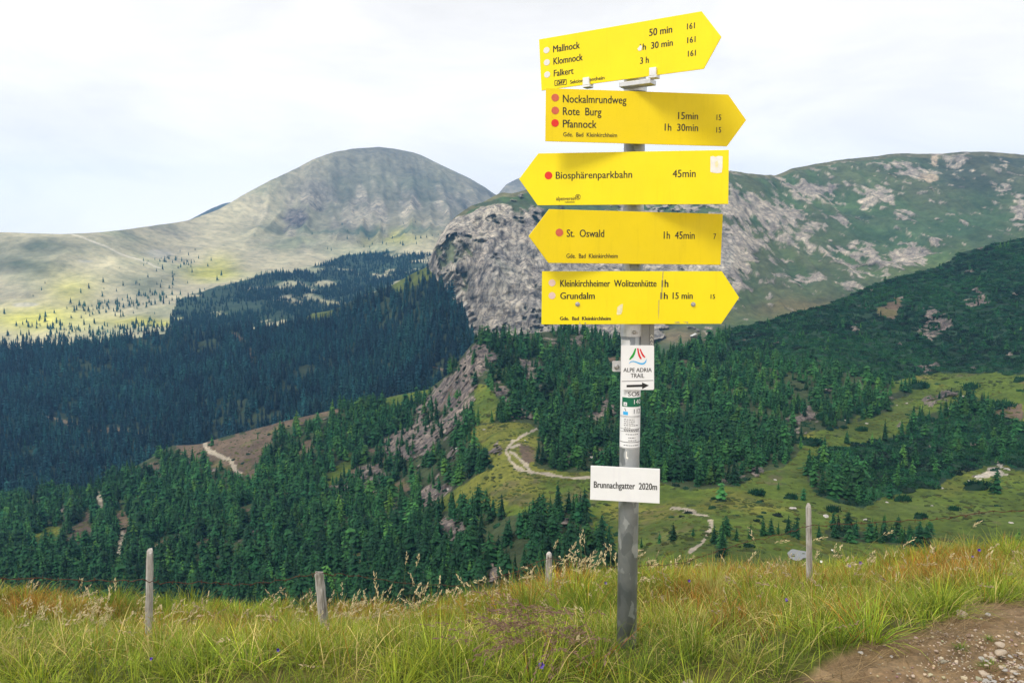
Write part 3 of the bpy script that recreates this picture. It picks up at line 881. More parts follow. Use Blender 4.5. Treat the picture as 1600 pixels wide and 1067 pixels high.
def scatter(name, protos, pts, hs, tint, mat, label=None, sx=None, **props):
    """one mesh out of many copies of the prototypes (nobody could count these)"""
    Vs, Fs, Cs = [], [], []
    off = 0
    pick = rng.integers(0, len(protos), len(pts))
    rot = rng.uniform(0, 6.283, len(pts))
    if sx is None:
        sx = np.ones(len(pts))
    for k, (V, Fc, C) in enumerate(protos):
        m = np.where(pick == k)[0]
        if len(m) == 0:
            continue
        c, s = np.cos(rot[m])[:, None], np.sin(rot[m])[:, None]
        h = hs[m][:, None]; w_ = h * sx[m][:, None]
        X = (V[None, :, 0] * c - V[None, :, 1] * s) * w_ + pts[m, 0][:, None]
        Y = (V[None, :, 0] * s + V[None, :, 1] * c) * w_ + pts[m, 1][:, None]
        Z = V[None, :, 2] * h + pts[m, 2][:, None]
        Vs.append(np.stack([X, Y, Z], -1).reshape(-1, 3))
        Fs.append((Fc[None] + (np.arange(len(m)) * len(V))[:, None, None] + off).reshape(-1, 3))
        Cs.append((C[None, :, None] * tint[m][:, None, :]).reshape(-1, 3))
        off += len(m) * len(V)
    me = np_mesh(name, np.concatenate(Vs), np.concatenate(Fs), [mat], np.concatenate(Cs))
    return link(name, me, label=label, kind='stuff', **props)

def tint_for(pts, seed, scale=0.02, amp=0.35, tree=1.7):
    n = fbm(pts * scale, 3, seed) * amp * 1.3
    r = rng.normal(0, 0.16, len(pts))
    yel = np.clip(rng.normal(0, .22, len(pts)) + n * .8, -.3, .8)
    b = np.clip(1 + n + tree * r, .3, 2.6)
    return np.stack([b * (1 + yel), b * (1 + .35 * yel), b * (1 - .25 * yel)], -1)

def larch(t):
    """some lighter larches among the spruces"""
    m = rng.random(len(t)) < .13
    t[m] *= np.array([2.6, 1.75, 1.2])
    return t
m_spruce = foliage_mat('spruce_needles', (0.0115, 0.060, 0.021), 0.4)
m_spruce_far = foliage_mat('hazed_valley_spruce_needles', (0.006, 0.040, 0.044), 0.0, 0.0)  # blue-teal base: distance haze put into the needle colour
m_scrub = foliage_mat('dwarf_pine_needles', (0.010, 0.055, 0.021), 0.25)
m_bark = simple('spruce_bark', (0.10, 0.075, 0.055), 0.9, var=0.3, scale=3)

def cells(P, ok, dens, seed):
    """random points on a sheet: dens = points per square metre (map area) where ok"""
    g = np.random.default_rng(seed)
    A = np.abs(np.cross(P[:-1, 1:, :2] - P[:-1, :-1, :2], P[1:, :-1, :2] - P[:-1, :-1, :2]))
    lam = A * dens[:-1, :-1] * ok[:-1, :-1]
    n = g.poisson(lam)
    i, j = np.nonzero(n)
    cnt = n[i, j]
    i = np.repeat(i, cnt); j = np.repeat(j, cnt)
    a = g.random(len(i))[:, None]; b = g.random(len(i))[:, None]
    q = P[i, j] * (1 - a) * (1 - b) + P[i, j + 1] * a * (1 - b) + P[i + 1, j] * (1 - a) * b + P[i + 1, j + 1] * a * b
    return q, i, j

def thin(P, r):
    """drop points closer than r to an earlier one (grid hash)"""
    seen = {}
    keep = []
    for n, p in enumerate(P):
        c = (int(p[0] // r), int(p[1] // r))
        ok = True
        for dx in (-1, 0, 1):
            for dy in (-1, 0, 1):
                q = seen.get((c[0] + dx, c[1] + dy))
                if q is not None and (q[0] - p[0]) ** 2 + (q[1] - p[1]) ** 2 < r * r:
                    ok = False
                    break
            if not ok:
                break
        if ok:
            seen[c] = p
            keep.append(n)
    return np.array(keep, int)

HOR = curve([(-400, 930), (0, 925), (400, 935), (640, 925), (760, 912), (900, 890), (1100, 880), (1300, 872), (1600, 855), (2000, 835)])
P0 = np.array([make_conifer(13, 9, 100 + k, rad=r_, pw=q_) for k, (r_, q_) in enumerate(((.19, .75), (.24, .6), (.28, .5), (.21, .8), (.18, .65), (.30, .48), (.23, .7), (.26, .45)))], dtype=object)
LOD1 = [make_conifer(9, 7, 200 + k, rad=r_, pw=q_)[:3] for k, (r_, q_) in enumerate(((.20, .75), (.25, .6), (.30, .48), (.19, .7), (.28, .5), (.23, .65), (.33, .45), (.21, .8)))]
LOD2 = [make_conifer(7, 6, 300 + k, rad=r_, pw=q_)[:3] for k, (r_, q_) in enumerate(((.21, .8), (.27, .6), (.19, .8), (.25, .7)))]
LOD3 = [make_conifer(3, 5, 400 + k, rad=r_)[:3] for k, r_ in enumerate((.23, .27, .21))]

# near forest
nn = fbm(P4 * 0.025, 3, 90)
dens = np.where(K4 == 1, 0.135, 0) + np.where(K4 == 3, 0.022, 0) + np.where(K4 == 4, 0.004, 0) + np.where(K4 == 2, np.where((PX4 > 1240) & (PY4 > 640), .030, .011), 0) + np.where(K4 == 0, 0.0006, 0)
nn2 = fbm(P4 * 0.07, 3, 97)
dens = dens * np.clip(1 + nn * 1.0 + nn2 * 1.3, .06, 2.2)
open_ = np.isin(K4, (3, 4, 5))
seen_ = np.zeros_like(open_)
for k_ in range(1, 13):                                # keep the slope below tracks, bare ground and rock thinly wooded
    seen_[:-k_] |= open_[k_:]
dens = np.where(seen_ & (K4 == 1), dens * .22, dens)
tp, ti, tj = cells(P4, np.ones_like(dens, bool), dens, 5)
o = rng.permutation(len(tp)); tp, ti, tj = tp[o], ti[o], tj[o]
tk = K4[ti, tj]; tpx, tpy = PX4[ti, tj], PY4[ti, tj]
keep = thin(tp, 1.6)
tp, tk, tpx, tpy = tp[keep], tk[keep], tpx[keep], tpy[keep]
th = np.clip(rng.normal(6.9, 1.9, len(tp)), 2.6, 11.5)
th = np.where(tk == 1, th, th * np.where((tpx > 1240) & (tpy > 640), .85, .6))
th *= np.where(tpx > 1130, 0.85, 1.0)
th = np.where((tpy > 815) & (tpx > 1000), rng.uniform(3, 5.5, len(tp)), th)
# young trees in the row beside the pond
row = []
for px, py, h in [(1128, 838, 3.6), (1150, 842, 3), (1172, 836, 3.4), (1190, 834, 4.2), (1203, 832, 4.0), (1215, 835, 3.2), (1230, 832, 4.6), (1244, 840, 5.0), (1278, 838, 3.8), (1302, 834, 4.2), (1326, 840, 3.2), (1358, 838, 4.0), (1380, 842, 4.6), (1393, 842, 3.8), (1408, 845, 4.2), (1420, 846, 4.6), (1444, 850, 5.6), (1434, 850, 4.8), (1135, 835, 5.0), (1240, 838, 3.5),
                  (1052, 845, 4.2), (1030, 850, 2.6), (1082, 838, 2.0), (1254, 778, 4.0), (1322, 690, 5.5), (1338, 770, 5), (1390, 775, 5), (1180, 718, 4), (1000, 858, 2.6), (950, 868, 4), (1115, 846, 4)]:
    p = l4_point(px, py)
    row.append((*p, px, py, h))
row = np.array(row)
tp = np.concatenate([tp, row[:, :3]]); tk = np.concatenate([tk, np.ones(len(row), tk.dtype)])
tpx = np.concatenate([tpx, row[:, 3]]); tpy = np.concatenate([tpy, row[:, 4]]); th = np.concatenate([th, row[:, 5]])
size = th / np.linalg.norm(tp, axis=1)
top = tp.copy(); top[:, 2] += th * .75
qx, qy = to_px(top)
vis = (qx > 5) & (qx < 1595) & (qy < HOR(qx) - 4)
size_v = np.where(vis, size, 0)
size_v[-len(row):] *= 1.6
order = np.argsort(-size_v)
ind = order[:300]
rest = np.setdiff1d(np.arange(len(tp)), ind)

protos = []
for V, Fc, C, TV, TF in P0:
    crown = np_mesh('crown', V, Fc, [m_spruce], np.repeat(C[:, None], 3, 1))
    trunk = np_mesh('trunk', TV, TF, [m_bark])
    protos.append((crown, trunk))

def tree_label(px, py):
    if px < 170: return 'dark spruce in the forest left of the tallest fence post', 'spruces left of the tall fence post'
    if px < 330: return 'dark spruce in the forest just behind the tall weathered fence post', 'spruces behind the tall fence post'
    if px < 490: return 'dark spruce in the forest between the tall fence post and the short leaning one', 'spruces between the two fence posts'
    if px < 660: return 'dark spruce in the forest behind the short fence post and its grass plumes', 'spruces behind the short fence post'
    if px < 950 and py > 760: return 'dark spruce in the gully below the grassy knoll, left of the signpost pole', 'spruces in the gully'
    if px < 960: return 'dark spruce on the rocky rise behind the knoll, left of the white name plate', 'spruces above the knoll'
    if py > 800 and px < 1110: return 'small spruce on the slope beside the pale path right of the pole', 'spruces beside the pale path'
    if py > 800: return 'young spruce in the row at the edge of the pond meadow', 'young spruces by the pond'
    if px < 1245: return 'dark spruce in the wood right of the signpost, above the meadow', 'spruces right of the signpost'
    return 'dark spruce in the copse on the meadow behind the right fence post', 'spruces in the meadow copse'

for n, i in enumerate(ind):
    lab, grp = tree_label(tpx[i], tpy[i])
    t = empty('spruce_tree', tp[i] - np.array([0, 0, .1]), label=lab, category='tree', group=grp)
    crown, trunk = protos[n % len(protos)]
    h = float(th[i]); wv = random.uniform(.85, 1.3) if tpy[i] < 815 or tpx[i] < 1000 else random.uniform(1.1, 1.7)
    t.scale = (h * wv, h * wv, h)
    t.rotation_euler = (0, 0, random.uniform(0, 6.28))
    link('crown', crown, t)
    link('trunk', trunk, t)
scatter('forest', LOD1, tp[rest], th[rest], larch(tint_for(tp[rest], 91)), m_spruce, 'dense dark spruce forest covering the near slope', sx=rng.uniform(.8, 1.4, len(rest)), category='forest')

# valley forest
PX3, PY3, P3, D3 = L3
g3, b3, t3 = cover_l3(PX3, PY3, at(PX3, PY3, D3))
n3 = fbm(P3 * 0.02, 3, 92)
ok3 = ~(g3 | b3 | t3)
vp, _, _ = cells(P3, np.ones_like(ok3), np.where(ok3, 0.062 * np.clip(1 + .9 * n3 + 1.1 * fbm(P3 * .05, 3, 99), .08, 1.7), 0.004), 6)
vp = vp[rng.permutation(len(vp))]
vp = vp[thin(vp, 2.6)]
vh = np.clip(rng.normal(13, 3.4, len(vp)), 5, 21)
scatter('forest', LOD2, vp, vh, tint_for(vp, 93, 0.03, .7, 3.2), m_spruce_far, 'haze-tinted blue-green spruce forest on the slope across the valley', category='forest')

# far woods at the foot of the mountain
PX1, PY1, P1, D1 = L1
w_n = fbm(P1 * 0.02, 4, 12)
wood = inpoly(PX1 + 8 * w_n, PY1, WOOD_FAR)
wn2 = fbm(P1 * 0.012, 4, 94)
band = (blob(PX1, PY1, 110, 515, 60, 14) + blob(PX1, PY1, 20, 535, 70, 10) + blob(PX1, PY1, 165, 487, 45, 9) + .8 * blob(PX1, PY1, 230, 475, 40, 8) + blob(PX1, PY1, 230, 520, 70, 9) + .25 * blob(PX1, PY1, 270, 415, 40, 15) + .12 * blob(PX1, PY1, 200, 460, 120, 20) + .1 * blob(PX1, PY1, 600, 380, 80, 14) + .2 * blob(PX1, PY1, 10, 485, 12, 8))
dens1 = np.where(wood, 0.035 * np.clip(1 + wn2 * 2 - 2.5 * smooth01(w_n, .25, .4), 0.05, 1.5), 0) + 0.011 * np.clip(band * (1 + 1.5 * wn2), 0, 1.2)
fp, _, _ = cells(P1, np.ones_like(wood), dens1, 7)
fh = np.clip(rng.normal(8.2, 2.5, len(fp)), 3, 14)
ft = tint_for(fp, 95, 0.01, .3)
fx, fy = to_px(fp)
ft[~inpoly(fx, fy, WOOD_FAR)] *= np.array([3.0, 2.6, 2.0])
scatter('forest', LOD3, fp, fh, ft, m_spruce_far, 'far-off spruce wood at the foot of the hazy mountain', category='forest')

# dwarf pine scrub
BUSH = [make_bush(46, 500 + k) for k in range(4)]
dens2 = np.where(K4 == 2, 0.14, 0) + np.where(K4 == 1, 0.03, 0) + np.where(K4 == 0, 0.022 * smooth01(fbm(P4 * .06, 3, 98), .10, .5), 0) + np.where(K4 == 3, .02, 0) + np.where(K4 == 4, .008, 0)
bp_, bi, bj = cells(P4, np.ones_like(dens2, bool), dens2, 8)
bs = np.where(K4[bi, bj] == 2, rng.uniform(1.6, 3.0, len(bp_)), rng.uniform(.5, 1.7, len(bp_)))
scatter('scrub', BUSH, bp_, bs, tint_for(bp_, 96, 0.03, .5, 2.4), m_scrub, 'dark dwarf pine scrub covering the upper right slope', sx=rng.uniform(.9, 1.3, len(bp_)), category='scrub')

# tufts and hummocks of pasture grass
TUFT = [make_bush(14, 650 + k, .5) for k in range(4)]
dg_ = np.where(K4 == 0, 0.30 * np.clip(.6 + 1.3 * fbm(P4 * .05, 3, 66) + 1.2 * fbm(P4 * .2, 2, 67), 0, 2), 0) + np.where(K4 == 4, .10, 0)
gt_, gi_, gj_ = cells(P4, (PY4 > 560) & (PX4 > -50) & (PX4 < 1750), dg_, 9)
m_tuft = foliage_mat('pasture_grass', (0.105, 0.135, 0.026), 0.0, 0.0, .8, .2)
scatter('pasture_grass', TUFT, gt_, np.exp(rng.normal(-1.05, .4, len(gt_))), tint_for(gt_, 68, .05, .3, 1.2), m_tuft, 'rough tufts of pasture grass on the meadow below', sx=rng.uniform(1.0, 2.2, len(gt_)), category='grass')

# single dwarf pines on the meadow
BUSH0 = [make_bush(150, 600 + k, .36) for k in range(3)]
bush_me = [np_mesh('shrub', V, Fc, [m_scrub], np.repeat(C[:, None], 3, 1)) for V, Fc, C in BUSH0]
SHR = [(1180, 767, 14, 'dwarf pine shrub halfway between the white name plate and the slim right post'), (1233, 775, 12, 'dark dwarf pine shrub just left of the top of the right fence post'),
       (1299, 796, 13, 'round dwarf pine shrub on the meadow right of the top of the right fence post'), (1408, 779, 15, 'oval dwarf pine shrub below the lower edge of the meadow copse'), (1435, 806, 12, 'isolated dwarf pine shrub just above the barbed wire'),
       (1489, 795, 10, 'dwarf pine shrub with pale rocks beside it on the open right meadow'), (1530, 811, 7, 'smallest dwarf pine shrub below the barbed wire on the right meadow'), (1525, 760, 28, 'long low dwarf pine shrub below the grey scree patch'),
       (1285, 653, 14, 'dwarf pine shrub beside the grey outcrop at the edge of the wood'), (1345, 643, 26, 'broad dwarf pine shrub on the grassy shelf above the copse'), (1433, 608, 15, 'dwarf pine shrub on the upper grass shelf in the upper right'), (1517, 609, 14, 'dwarf pine shrub right of centre on the upper grass shelf'),
       (1548, 634, 32, 'widest dwarf pine shrub on the upper grass shelf at the right'), (1293, 669, 7, 'small dwarf pine shrub under the grey outcrop on the meadow'), (1318, 668, 7, 'small dwarf pine shrub on the grass above the copse'), (1343, 674, 10, 'dwarf pine shrub close to the top of the meadow copse'),
       (1258, 695, 26, 'long dwarf pine shrub along the upper left edge of the meadow'), (1228, 703, 10, 'dwarf pine shrub left of the long one on the meadow edge'), (1200, 710, 12, 'dwarf pine shrub at the forest edge above the meadow'), (1590, 595, 10, 'dwarf pine shrub at the far right of the upper grass shelf'),
       (1115, 777, 6, 'tiny dwarf pine shrub right of the white name plate'), (945, 742, 10, 'dwarf pine shrub on the grass left of the white name plate'), (1465, 690, 10, 'dwarf pine shrub in front of the copse at the right'), (1375, 590, 12, 'dwarf pine shrub at the left end of the upper grass shelf')]
for n, (px, py, hw, lab) in enumerate(SHR):
    p = l4_point(px, py)
    o_ = link('dwarf_pine_shrub', bush_me[n % 3], None, p - np.array([0, 0, .15]), label=lab, category='shrub', group='dwarf pines dotted over the meadow')
    r_ = float(hw / F * p[1])
    o_.scale = (r_ * 1.05, r_ * .8, r_ * 1.9 if hw < 20 else r_ * 1.0)
    o_.rotation_euler = (0, 0, random.uniform(-.3, .3))

# boulders on the meadow and pale blocks among the rocks
def make_rock(seed, sub=2, rough=.28):
    b = bmesh.new()
    bmesh.ops.create_icosphere(b, subdivisions=sub, radius=1.0)
    V = np.array([v.co[:] for v in b.verts])
    Fc = np.array([[v.index for v in f.verts] for f in b.faces])
    b.free()
    d = fbm(V * 1.1 + seed * 9.1, 3, seed) * rough * 2
    V = V * (1 + d[:, None])
    g = np.random.default_rng(seed)
    for _ in range(5):                                # flat broken faces
        nrm = g.normal(size=3); nrm /= np.linalg.norm(nrm)
        lim = g.uniform(.55, .85)
        k = np.maximum(V @ nrm - lim, 0)
        V -= k[:, None] * nrm
    V[:, 2] *= .7
    return V, Fc
m_boulder = simple('limestone_block', (0.42, 0.39, 0.36), 0.9, var=0.35, scale=2.0, bump=.5)
rock_me = [np_mesh('rock', *make_rock(700 + k), [m_boulder]) for k in range(5)]
BLD = [(898, 640), (790, 655), (845, 655), (1145, 690), (1253, 695), (1290, 606), (1382, 640), (1400, 632), (1505, 622), (1480, 640), (1500, 660), (1385, 785), (1455, 787), (1580, 812), (1350, 808), (1290, 805), (1430, 745), (1470, 760), (1240, 790), (1210, 745), (1187, 702), (1142, 748), (1320, 655), (1352, 664), (860, 672), (757, 672), (820, 690), (1572, 735), (1350, 720), (1175, 735), (1060, 753), (1095, 745), (713, 700), (690, 705), (640, 745), (655, 775), (680, 768), (700, 762), (925, 718), (1415, 628), (1530, 745), (1515, 752), (1555, 650), (1225, 668)]
for n, (px, py) in enumerate(BLD):
    p = l4_point(px, py)
    o_ = link('boulder', rock_me[n % 5], None, p, label='pale weathered boulder on the grassy middle-distance slope, one of many alike', category='boulder', group='pale boulders dotted over the far meadow')
    r_ = random.uniform(.35, .95)
    o_.scale = (r_ * random.uniform(1, 1.6), r_, r_ * random.uniform(.6, 1))
    o_.rotation_euler = (0, 0, random.uniform(0, 6))

# hut in the saddle
hp = at(1087, 531, 640.0)
hut = empty('mountain_hut', hp, label='small mountain hut with a pale roof in the saddle below the lowest yellow sign', category='hut')
b_ = MB(); b_.box((0, 0, 1.2), (7, 5, 3.6)); b_.build('wall', simple('hut_timber', (0.09, 0.07, 0.055), .9, var=.3, scale=1.5), hut)
b_ = MB(); b_.prism([(-4, 2.9), (0, 4.9), (4, 2.9), (4, 3.2), (0, 5.25), (-4, 3.2)], -3.1, 3.1); b_.build('roof', simple('hut_roof', (0.55, 0.54, 0.52), .7, var=.15, scale=1), hut)
b_ = MB(); b_.box((1.2, -2.55, 1.6), (1.0, .08, 1.0)); b_.build('window', simple('hut_window', (0.05, 0.06, 0.07), .2), hut)
b_ = MB(); b_.box((-1.4, -2.55, .9), (1.1, .08, 2.0)); b_.build('door', simple('hut_door', (0.06, 0.04, 0.03), .8), hut)
# ------------------------------------------------------------------ signpost
PD = 3.05
_pb = at(979, 990, PD)
PB = Vector((_pb[0], _pb[1], float(ground(_pb[0], _pb[1])) - 0.05))
TB = Matrix.Translation(-PB)
PR = 0.0390
def pole_z(py, D=PD - PR):
    return float(at(985, py, D)[2]) - PB.z

m_yellow = simple('yellow_sign_paint', (0.89, 0.715, 0.004), 0.42, var=0.035, scale=7, spec=0.35)
m_yellow_shaded = simple('yellow_sign_paint_shaded', (0.83, 0.625, 0.004), 0.5, var=0.04, scale=7, spec=0.3)  # darker copy of the yellow: shade on differently angled signs put into the paint
def weather(m, amt):
    nt = m.node_tree; b = next(n for n in nt.nodes if n.type == 'BSDF_PRINCIPLED')
    src = b.inputs['Base Color'].links[0].from_socket
    tcn = nt.nodes.new('ShaderNodeTexCoord')
    mpn = nt.nodes.new('ShaderNodeMapping'); mpn.inputs['Scale'].default_value = (38, 38, 3.2)
    nt.links.new(tcn.outputs['Object'], mpn.inputs[0])
    st = ramp(nt, noise(nt, 1.0, 5, .7, mpn.outputs[0]), [(0.28, (1 - 1.6 * amt, 1 - 1.7 * amt, 1 - amt)), (0.46, (1, 1, 1))])
    gr = ramp(nt, noise(nt, 130, 3, .7, tcn.outputs['Object']), [(0.25, (1 - 2.5 * amt,) * 3), (0.36, (1, 1, 1))])
    c = mix(nt, 'MULTIPLY', 1.0, mix(nt, 'MULTIPLY', 1.0, src, st), gr)
    nt.links.new(c, b.inputs['Base Color'])
    nt.links.new(ramp(nt, noise(nt, 9, 4, .6, tcn.outputs['Object']), [(0.3, (.34,) * 3), (0.7, (.6,) * 3)]), b.inputs['Roughness'])
weather(m_yellow, .035); weather(m_yellow_shaded, .045)
m_black = simple('black_lettering', (0.012, 0.012, 0.013), 0.5, var=.1)
m_white = simple('white_plate', (0.82, 0.82, 0.82), 0.4, var=0.04, scale=9)
weather(m_white, .03)
m_dotw = simple('white_dot', (0.72, 0.70, 0.68), 0.5, var=.05)
m_dotp = simple('faded_pink_dot', (0.72, 0.52, 0.46), 0.6, var=.08, scale=60)
m_dotf = simple('faded_red_dot', (0.60, 0.12, 0.06), 0.6, var=.1, scale=60)
m_dotr = simple('red_dot', (0.72, 0.02, 0.008), 0.5, var=.06)
m_steel = simple('galvanised_bracket', (0.62, 0.62, 0.62), 0.42, 0.55, var=.12, scale=40)
m_bolt = simple('steel_bolt', (0.42, 0.41, 0.40), 0.35, 0.8, var=.2, scale=200)
m_green = simple('green_print', (0.0, 0.13, 0.065), 0.45, var=.05)
m_lgreen = simple('leaf_green_print', (0.01, 0.33, 0.03), 0.45, var=.03)
m_red = simple('red_print', (0.66, 0.012, 0.012), 0.45, var=.03)
m_blue = simple('blue_print', (0.04, 0.42, 0.80), 0.45, var=.03)
m_paper = simple('torn_paper', (0.80, 0.77, 0.70), 0.8, var=.08, scale=60)
m_peel = simple('peeled_film', (0.82, 0.74, 0.42), 0.7, var=.12, scale=80)
m_scr = simple('scratched_film', (0.42, 0.35, 0.16), 0.8, var=.3, scale=200)

# zinc spangle on the pole
m_zinc, ntz, bz, oz = mat_new('galvanised_pole')
tcz = ntz.nodes.new('ShaderNodeTexCoord')
vz = ntz.nodes.new('ShaderNodeTexVoronoi'); vz.inputs['Scale'].default_value = 30
mpz = ntz.nodes.new('ShaderNodeMapping'); mpz.inputs['Scale'].default_value = (1, 1, .55)
ntz.links.new(tcz.outputs['Object'], mpz.inputs[0])
nzv = ntz.nodes.new('ShaderNodeTexNoise'); nzv.inputs['Scale'].default_value = 14; nzv.inputs['Detail'].default_value = 4
ntz.links.new(mpz.outputs[0], nzv.inputs['Vector'])
mxv = ntz.nodes.new('ShaderNodeMix'); mxv.data_type = 'VECTOR'; mxv.inputs[0].default_value = 0.09
ntz.links.new(mpz.outputs[0], mxv.inputs[4]); ntz.links.new(nzv.outputs['Color'], mxv.inputs[5])
ntz.links.new(mxv.outputs[1], vz.inputs['Vector'])
spg = ramp(ntz, vz.outputs['Color'], [(0.15, (0.22, 0.235, 0.25)), (0.5, (0.31, 0.32, 0.335)), (0.9, (0.52, 0.53, 0.54))])
big = ramp(ntz, noise(ntz, 5, 5, .65, tcz.outputs['Object']), [(0.35, (0.75, 0.8, 0.82)), (0.65, (1.2, 1.2, 1.18))])
ntz.links.new(mix(ntz, 'MULTIPLY', 1.0, spg, big), bz.inputs['Base Color'])
bz.inputs['Metallic'].default_value = 0.3
rzr = ramp(ntz, vz.outputs['Color'], [(0.2, (0.38,) * 3), (0.8, (0.62,) * 3)])
ntz.links.new(rzr, bz.inputs['Roughness'])

post = empty('signpost', PB, label='galvanised steel trail signpost carrying five yellow arrow signs and white plates', category='signpost')
b_ = MB()
b_.tube([(0, 0, -.35), (0, 0, pole_z(46, PD))], PR, 40)
pole = b_.build('pole', m_zinc, post, smooth=False)
for p in pole.data.polygons:
    p.use_smooth = len(p.vertices) == 4
b_ = MB(); b_.tube([(0, 0, pole_z(46, PD)), (0, 0, pole_z(43, PD)), (0, 0, pole_z(40.5, PD))], [PR + .002, PR + .002, PR * .7], 32); b_.build('pole_cap', simple('black_cap', (.2, .2, .2), .5), post)

def text_mesh(s, bold=0.0):
    cu = bpy.data.curves.new('t', 'FONT')
    cu.body = s; cu.size = 1.0; cu.resolution_u = 3
    ob = bpy.data.objects.new('t', cu)
    COL.objects.link(ob)
    dg = bpy.context.evaluated_depsgraph_get()
    me = bpy.data.meshes.new_from_object(ob.evaluated_get(dg))
    V = np.array([v.co[:] for v in me.vertices]); Fc = [tuple(p.vertices) for p in me.polygons]
    bpy.data.objects.remove(ob); bpy.data.curves.remove(cu); bpy.data.meshes.remove(me)
    return V, Fc
_cap = text_mesh('H')[0][:, 1].max()

def write(pl, par, items, bold=0.0, mat=None):
    for a in items:
        b = MB()
        letters(pl, b, *(a if len(a) > 5 else (*a, bold)))
        b.build('lettering', mat or m_black, par)

class Plane:
    """a flat plate: vertical, through two points given by photo position and distance"""
    def __init__(s, l, r):
        A = Vector(at(*l)); B = Vector(at(*r))
        s.O = A
        s.U = Vector((B.x - A.x, B.y - A.y, 0)).normalized()
        s.V = Vector((0, 0, 1))
        s.N = s.U.cross(s.V)
        s.M = TB @ Matrix(((s.U.x, -s.N.x, 0, A.x), (s.U.y, -s.N.y, 0, A.y), (0, 0, 1, A.z), (0, 0, 0, 1)))
    def uv(s, px, py):
        e = Vector((0, 0, EYE)); d = Vector(at(px, py, 1.0)) - e
        t = (s.O - e).dot(s.N) / d.dot(s.N)
        q = e + d * t - s.O
        return q.dot(s.U), q.z
    def poly(s, pts):
        return [s.uv(*p) for p in pts]

def disc(pl, b, px, py, r, y0=-.0009, n=28):
    c = pl.uv(px, py); e = pl.uv(px + r, py)
    rr_ = abs(e[0] - c[0]) * .98
    rv = abs(pl.uv(px, py + r)[1] - c[1])
    V = [pl.M @ Vector((c[0] + rr_ * math.cos(2 * math.pi * k / n), y0, c[1] + rv * math.sin(2 * math.pi * k / n))) for k in range(n)]
    b.mesh(V, [tuple(range(n))])
    return c, rr_

def letters(pl, b, s, x0, yb, x1, yt, bold=0.0, skew=0.0, y0=-.0008):
    """text whose baseline starts at photo (x0, yb), capitals reach yt, right end at x1"""
    V, Fc = text_mesh(s, bold)
    u0, v0 = pl.uv(x0, yb); ut, vt = pl.uv(x0, yt); u1, _ = pl.uv(x1, yb)
    sy = (vt - v0) / _cap
    sx = (u1 - u0) / (V[:, 0].max() - V[:, 0].min())
    for k, dx in enumerate((0,) if bold < .005 else (-1.3 * bold, 1.3 * bold)):    # a heavier face: two strikes side by side
        W = [pl.M @ Vector((u0 + (x + dx - V[:, 0].min()) * sx + skew * y * sy, y0 - .00006 * k, v0 + y * sy)) for x, y, _ in V]
        b.mesh(W, Fc)

def flat(pl, b, pts, y0):
    b.mesh([pl.M @ Vector((u, y0, v)) for u, v in pl.poly(pts)], [tuple(range(len(pts)))])

def arrow_sign(l, r, corners, mat, label, thick=.004):
    pl = Plane(l, r)
    b = MB(); b.prism(pl.poly(corners), 0, thick, pl.M)
    b.bevel(.0007, 1)
    o = b.build('arrow_sign', mat, post, label=label)
    # rail and clamp carrying the plate
    P = pl.poly(corners)
    cx = (PB + Vector((0, 0, 0)) - pl.O).dot(pl.U)
    zc = sum(p[1] for p in P) / len(P)
    return pl, o, cx, zc

def clamp(pl, cx, zc, gap, par, h=.03):
    b = MB()
    b.box((cx, .004 + gap / 2, zc), (.13, gap, h), pl.M)
    zz = (pl.M @ Vector((cx, 0, zc))).z
    b.tube([(0, 0, zz - h / 2), (0, 0, zz + h / 2)], PR + .003, 28)
    b.build('clamp', m_steel, post)

# 1: tilted away to the left, top of the post
S1 = [(846, 142), (842, 62), (1096, 18), (1127, 58), (1099.5, 108)]
pl, o, cx, zc = arrow_sign((844, 102, 3.15), (1098, 63, 2.80), S1, m_yellow, 'topmost yellow arrow sign pointing right, turned at an angle, lettered Mallnock, Klomnock and Falkert')
write(pl, o, (('Mallnock', 864.5, 82.5, 906, 72, .017), ('Klomnock', 865, 101.5, 910.5, 91, .017), ('Falkert', 865.5, 120, 896, 110, .017), ('50 min', 1014.5, 57, 1050, 46, .017), ('1h  30 min', 1000, 79.5, 1051, 69.5, .017), ('3 h', 1000.5, 100.5, 1013.5, 90.5, .017),
          ('161', 1073.5, 46.5, 1085.5, 37.5, .017), ('161', 1074, 68, 1086.5, 59, .017), ('161', 1075, 89, 1087, 80, .017), ('Sektion', 891, 131.5, 911, 126, .017), ('enthein', 921, 127.5, 944.5, 122, .017)), 0.0)
b = MB()
letters(pl, b, 'ÖAV', 869.5, 133, 882, 127.2, .05, .25)
bx = [(867, 134.3), (867, 126.3), (885, 124.5), (885, 132.3)]
for k in range(4):
    p, q = bx[k], bx[(k + 1) % 4]
    n_ = Vector((q[1] - p[1], p[0] - q[0])).normalized() * .45
    flat(pl, b, [(p[0] - n_.x, p[1] - n_.y), (q[0] - n_.x, q[1] - n_.y), (q[0] + n_.x, q[1] + n_.y), (p[0] + n_.x, p[1] + n_.y)], -.0007)
b.build('club_badge', m_black, o)
for px, py in ((854, 79), (854.5, 98), (855, 117)):
    b = MB(); disc(pl, b, px, py, 4.8); b.build('dot', m_dotw, o)
b = MB(); flat(pl, b, [(996, 77), (1001, 71), (1003.5, 73), (1002, 79.5), (998, 80)], -.0011); b.build('peeled_spot', m_paper, o)
for px, py in ((917.5, 129), (1021.5, 114)):
    b = MB()
    c = pl.uv(px, py)
    b.box((c[0], -.006, c[1] + .002), (.026, .012, .028), pl.M); b.box((c[0], .004, c[1] - .014), (.030, .03, .010), pl.M)
    b.box((c[0], .02, c[1] - .004), (.028, .008, .03), pl.M); b.bevel(.0015, 2)
    b.build('clip', simple('pale_clip', (.78, .78, .78), .4, .2), o)
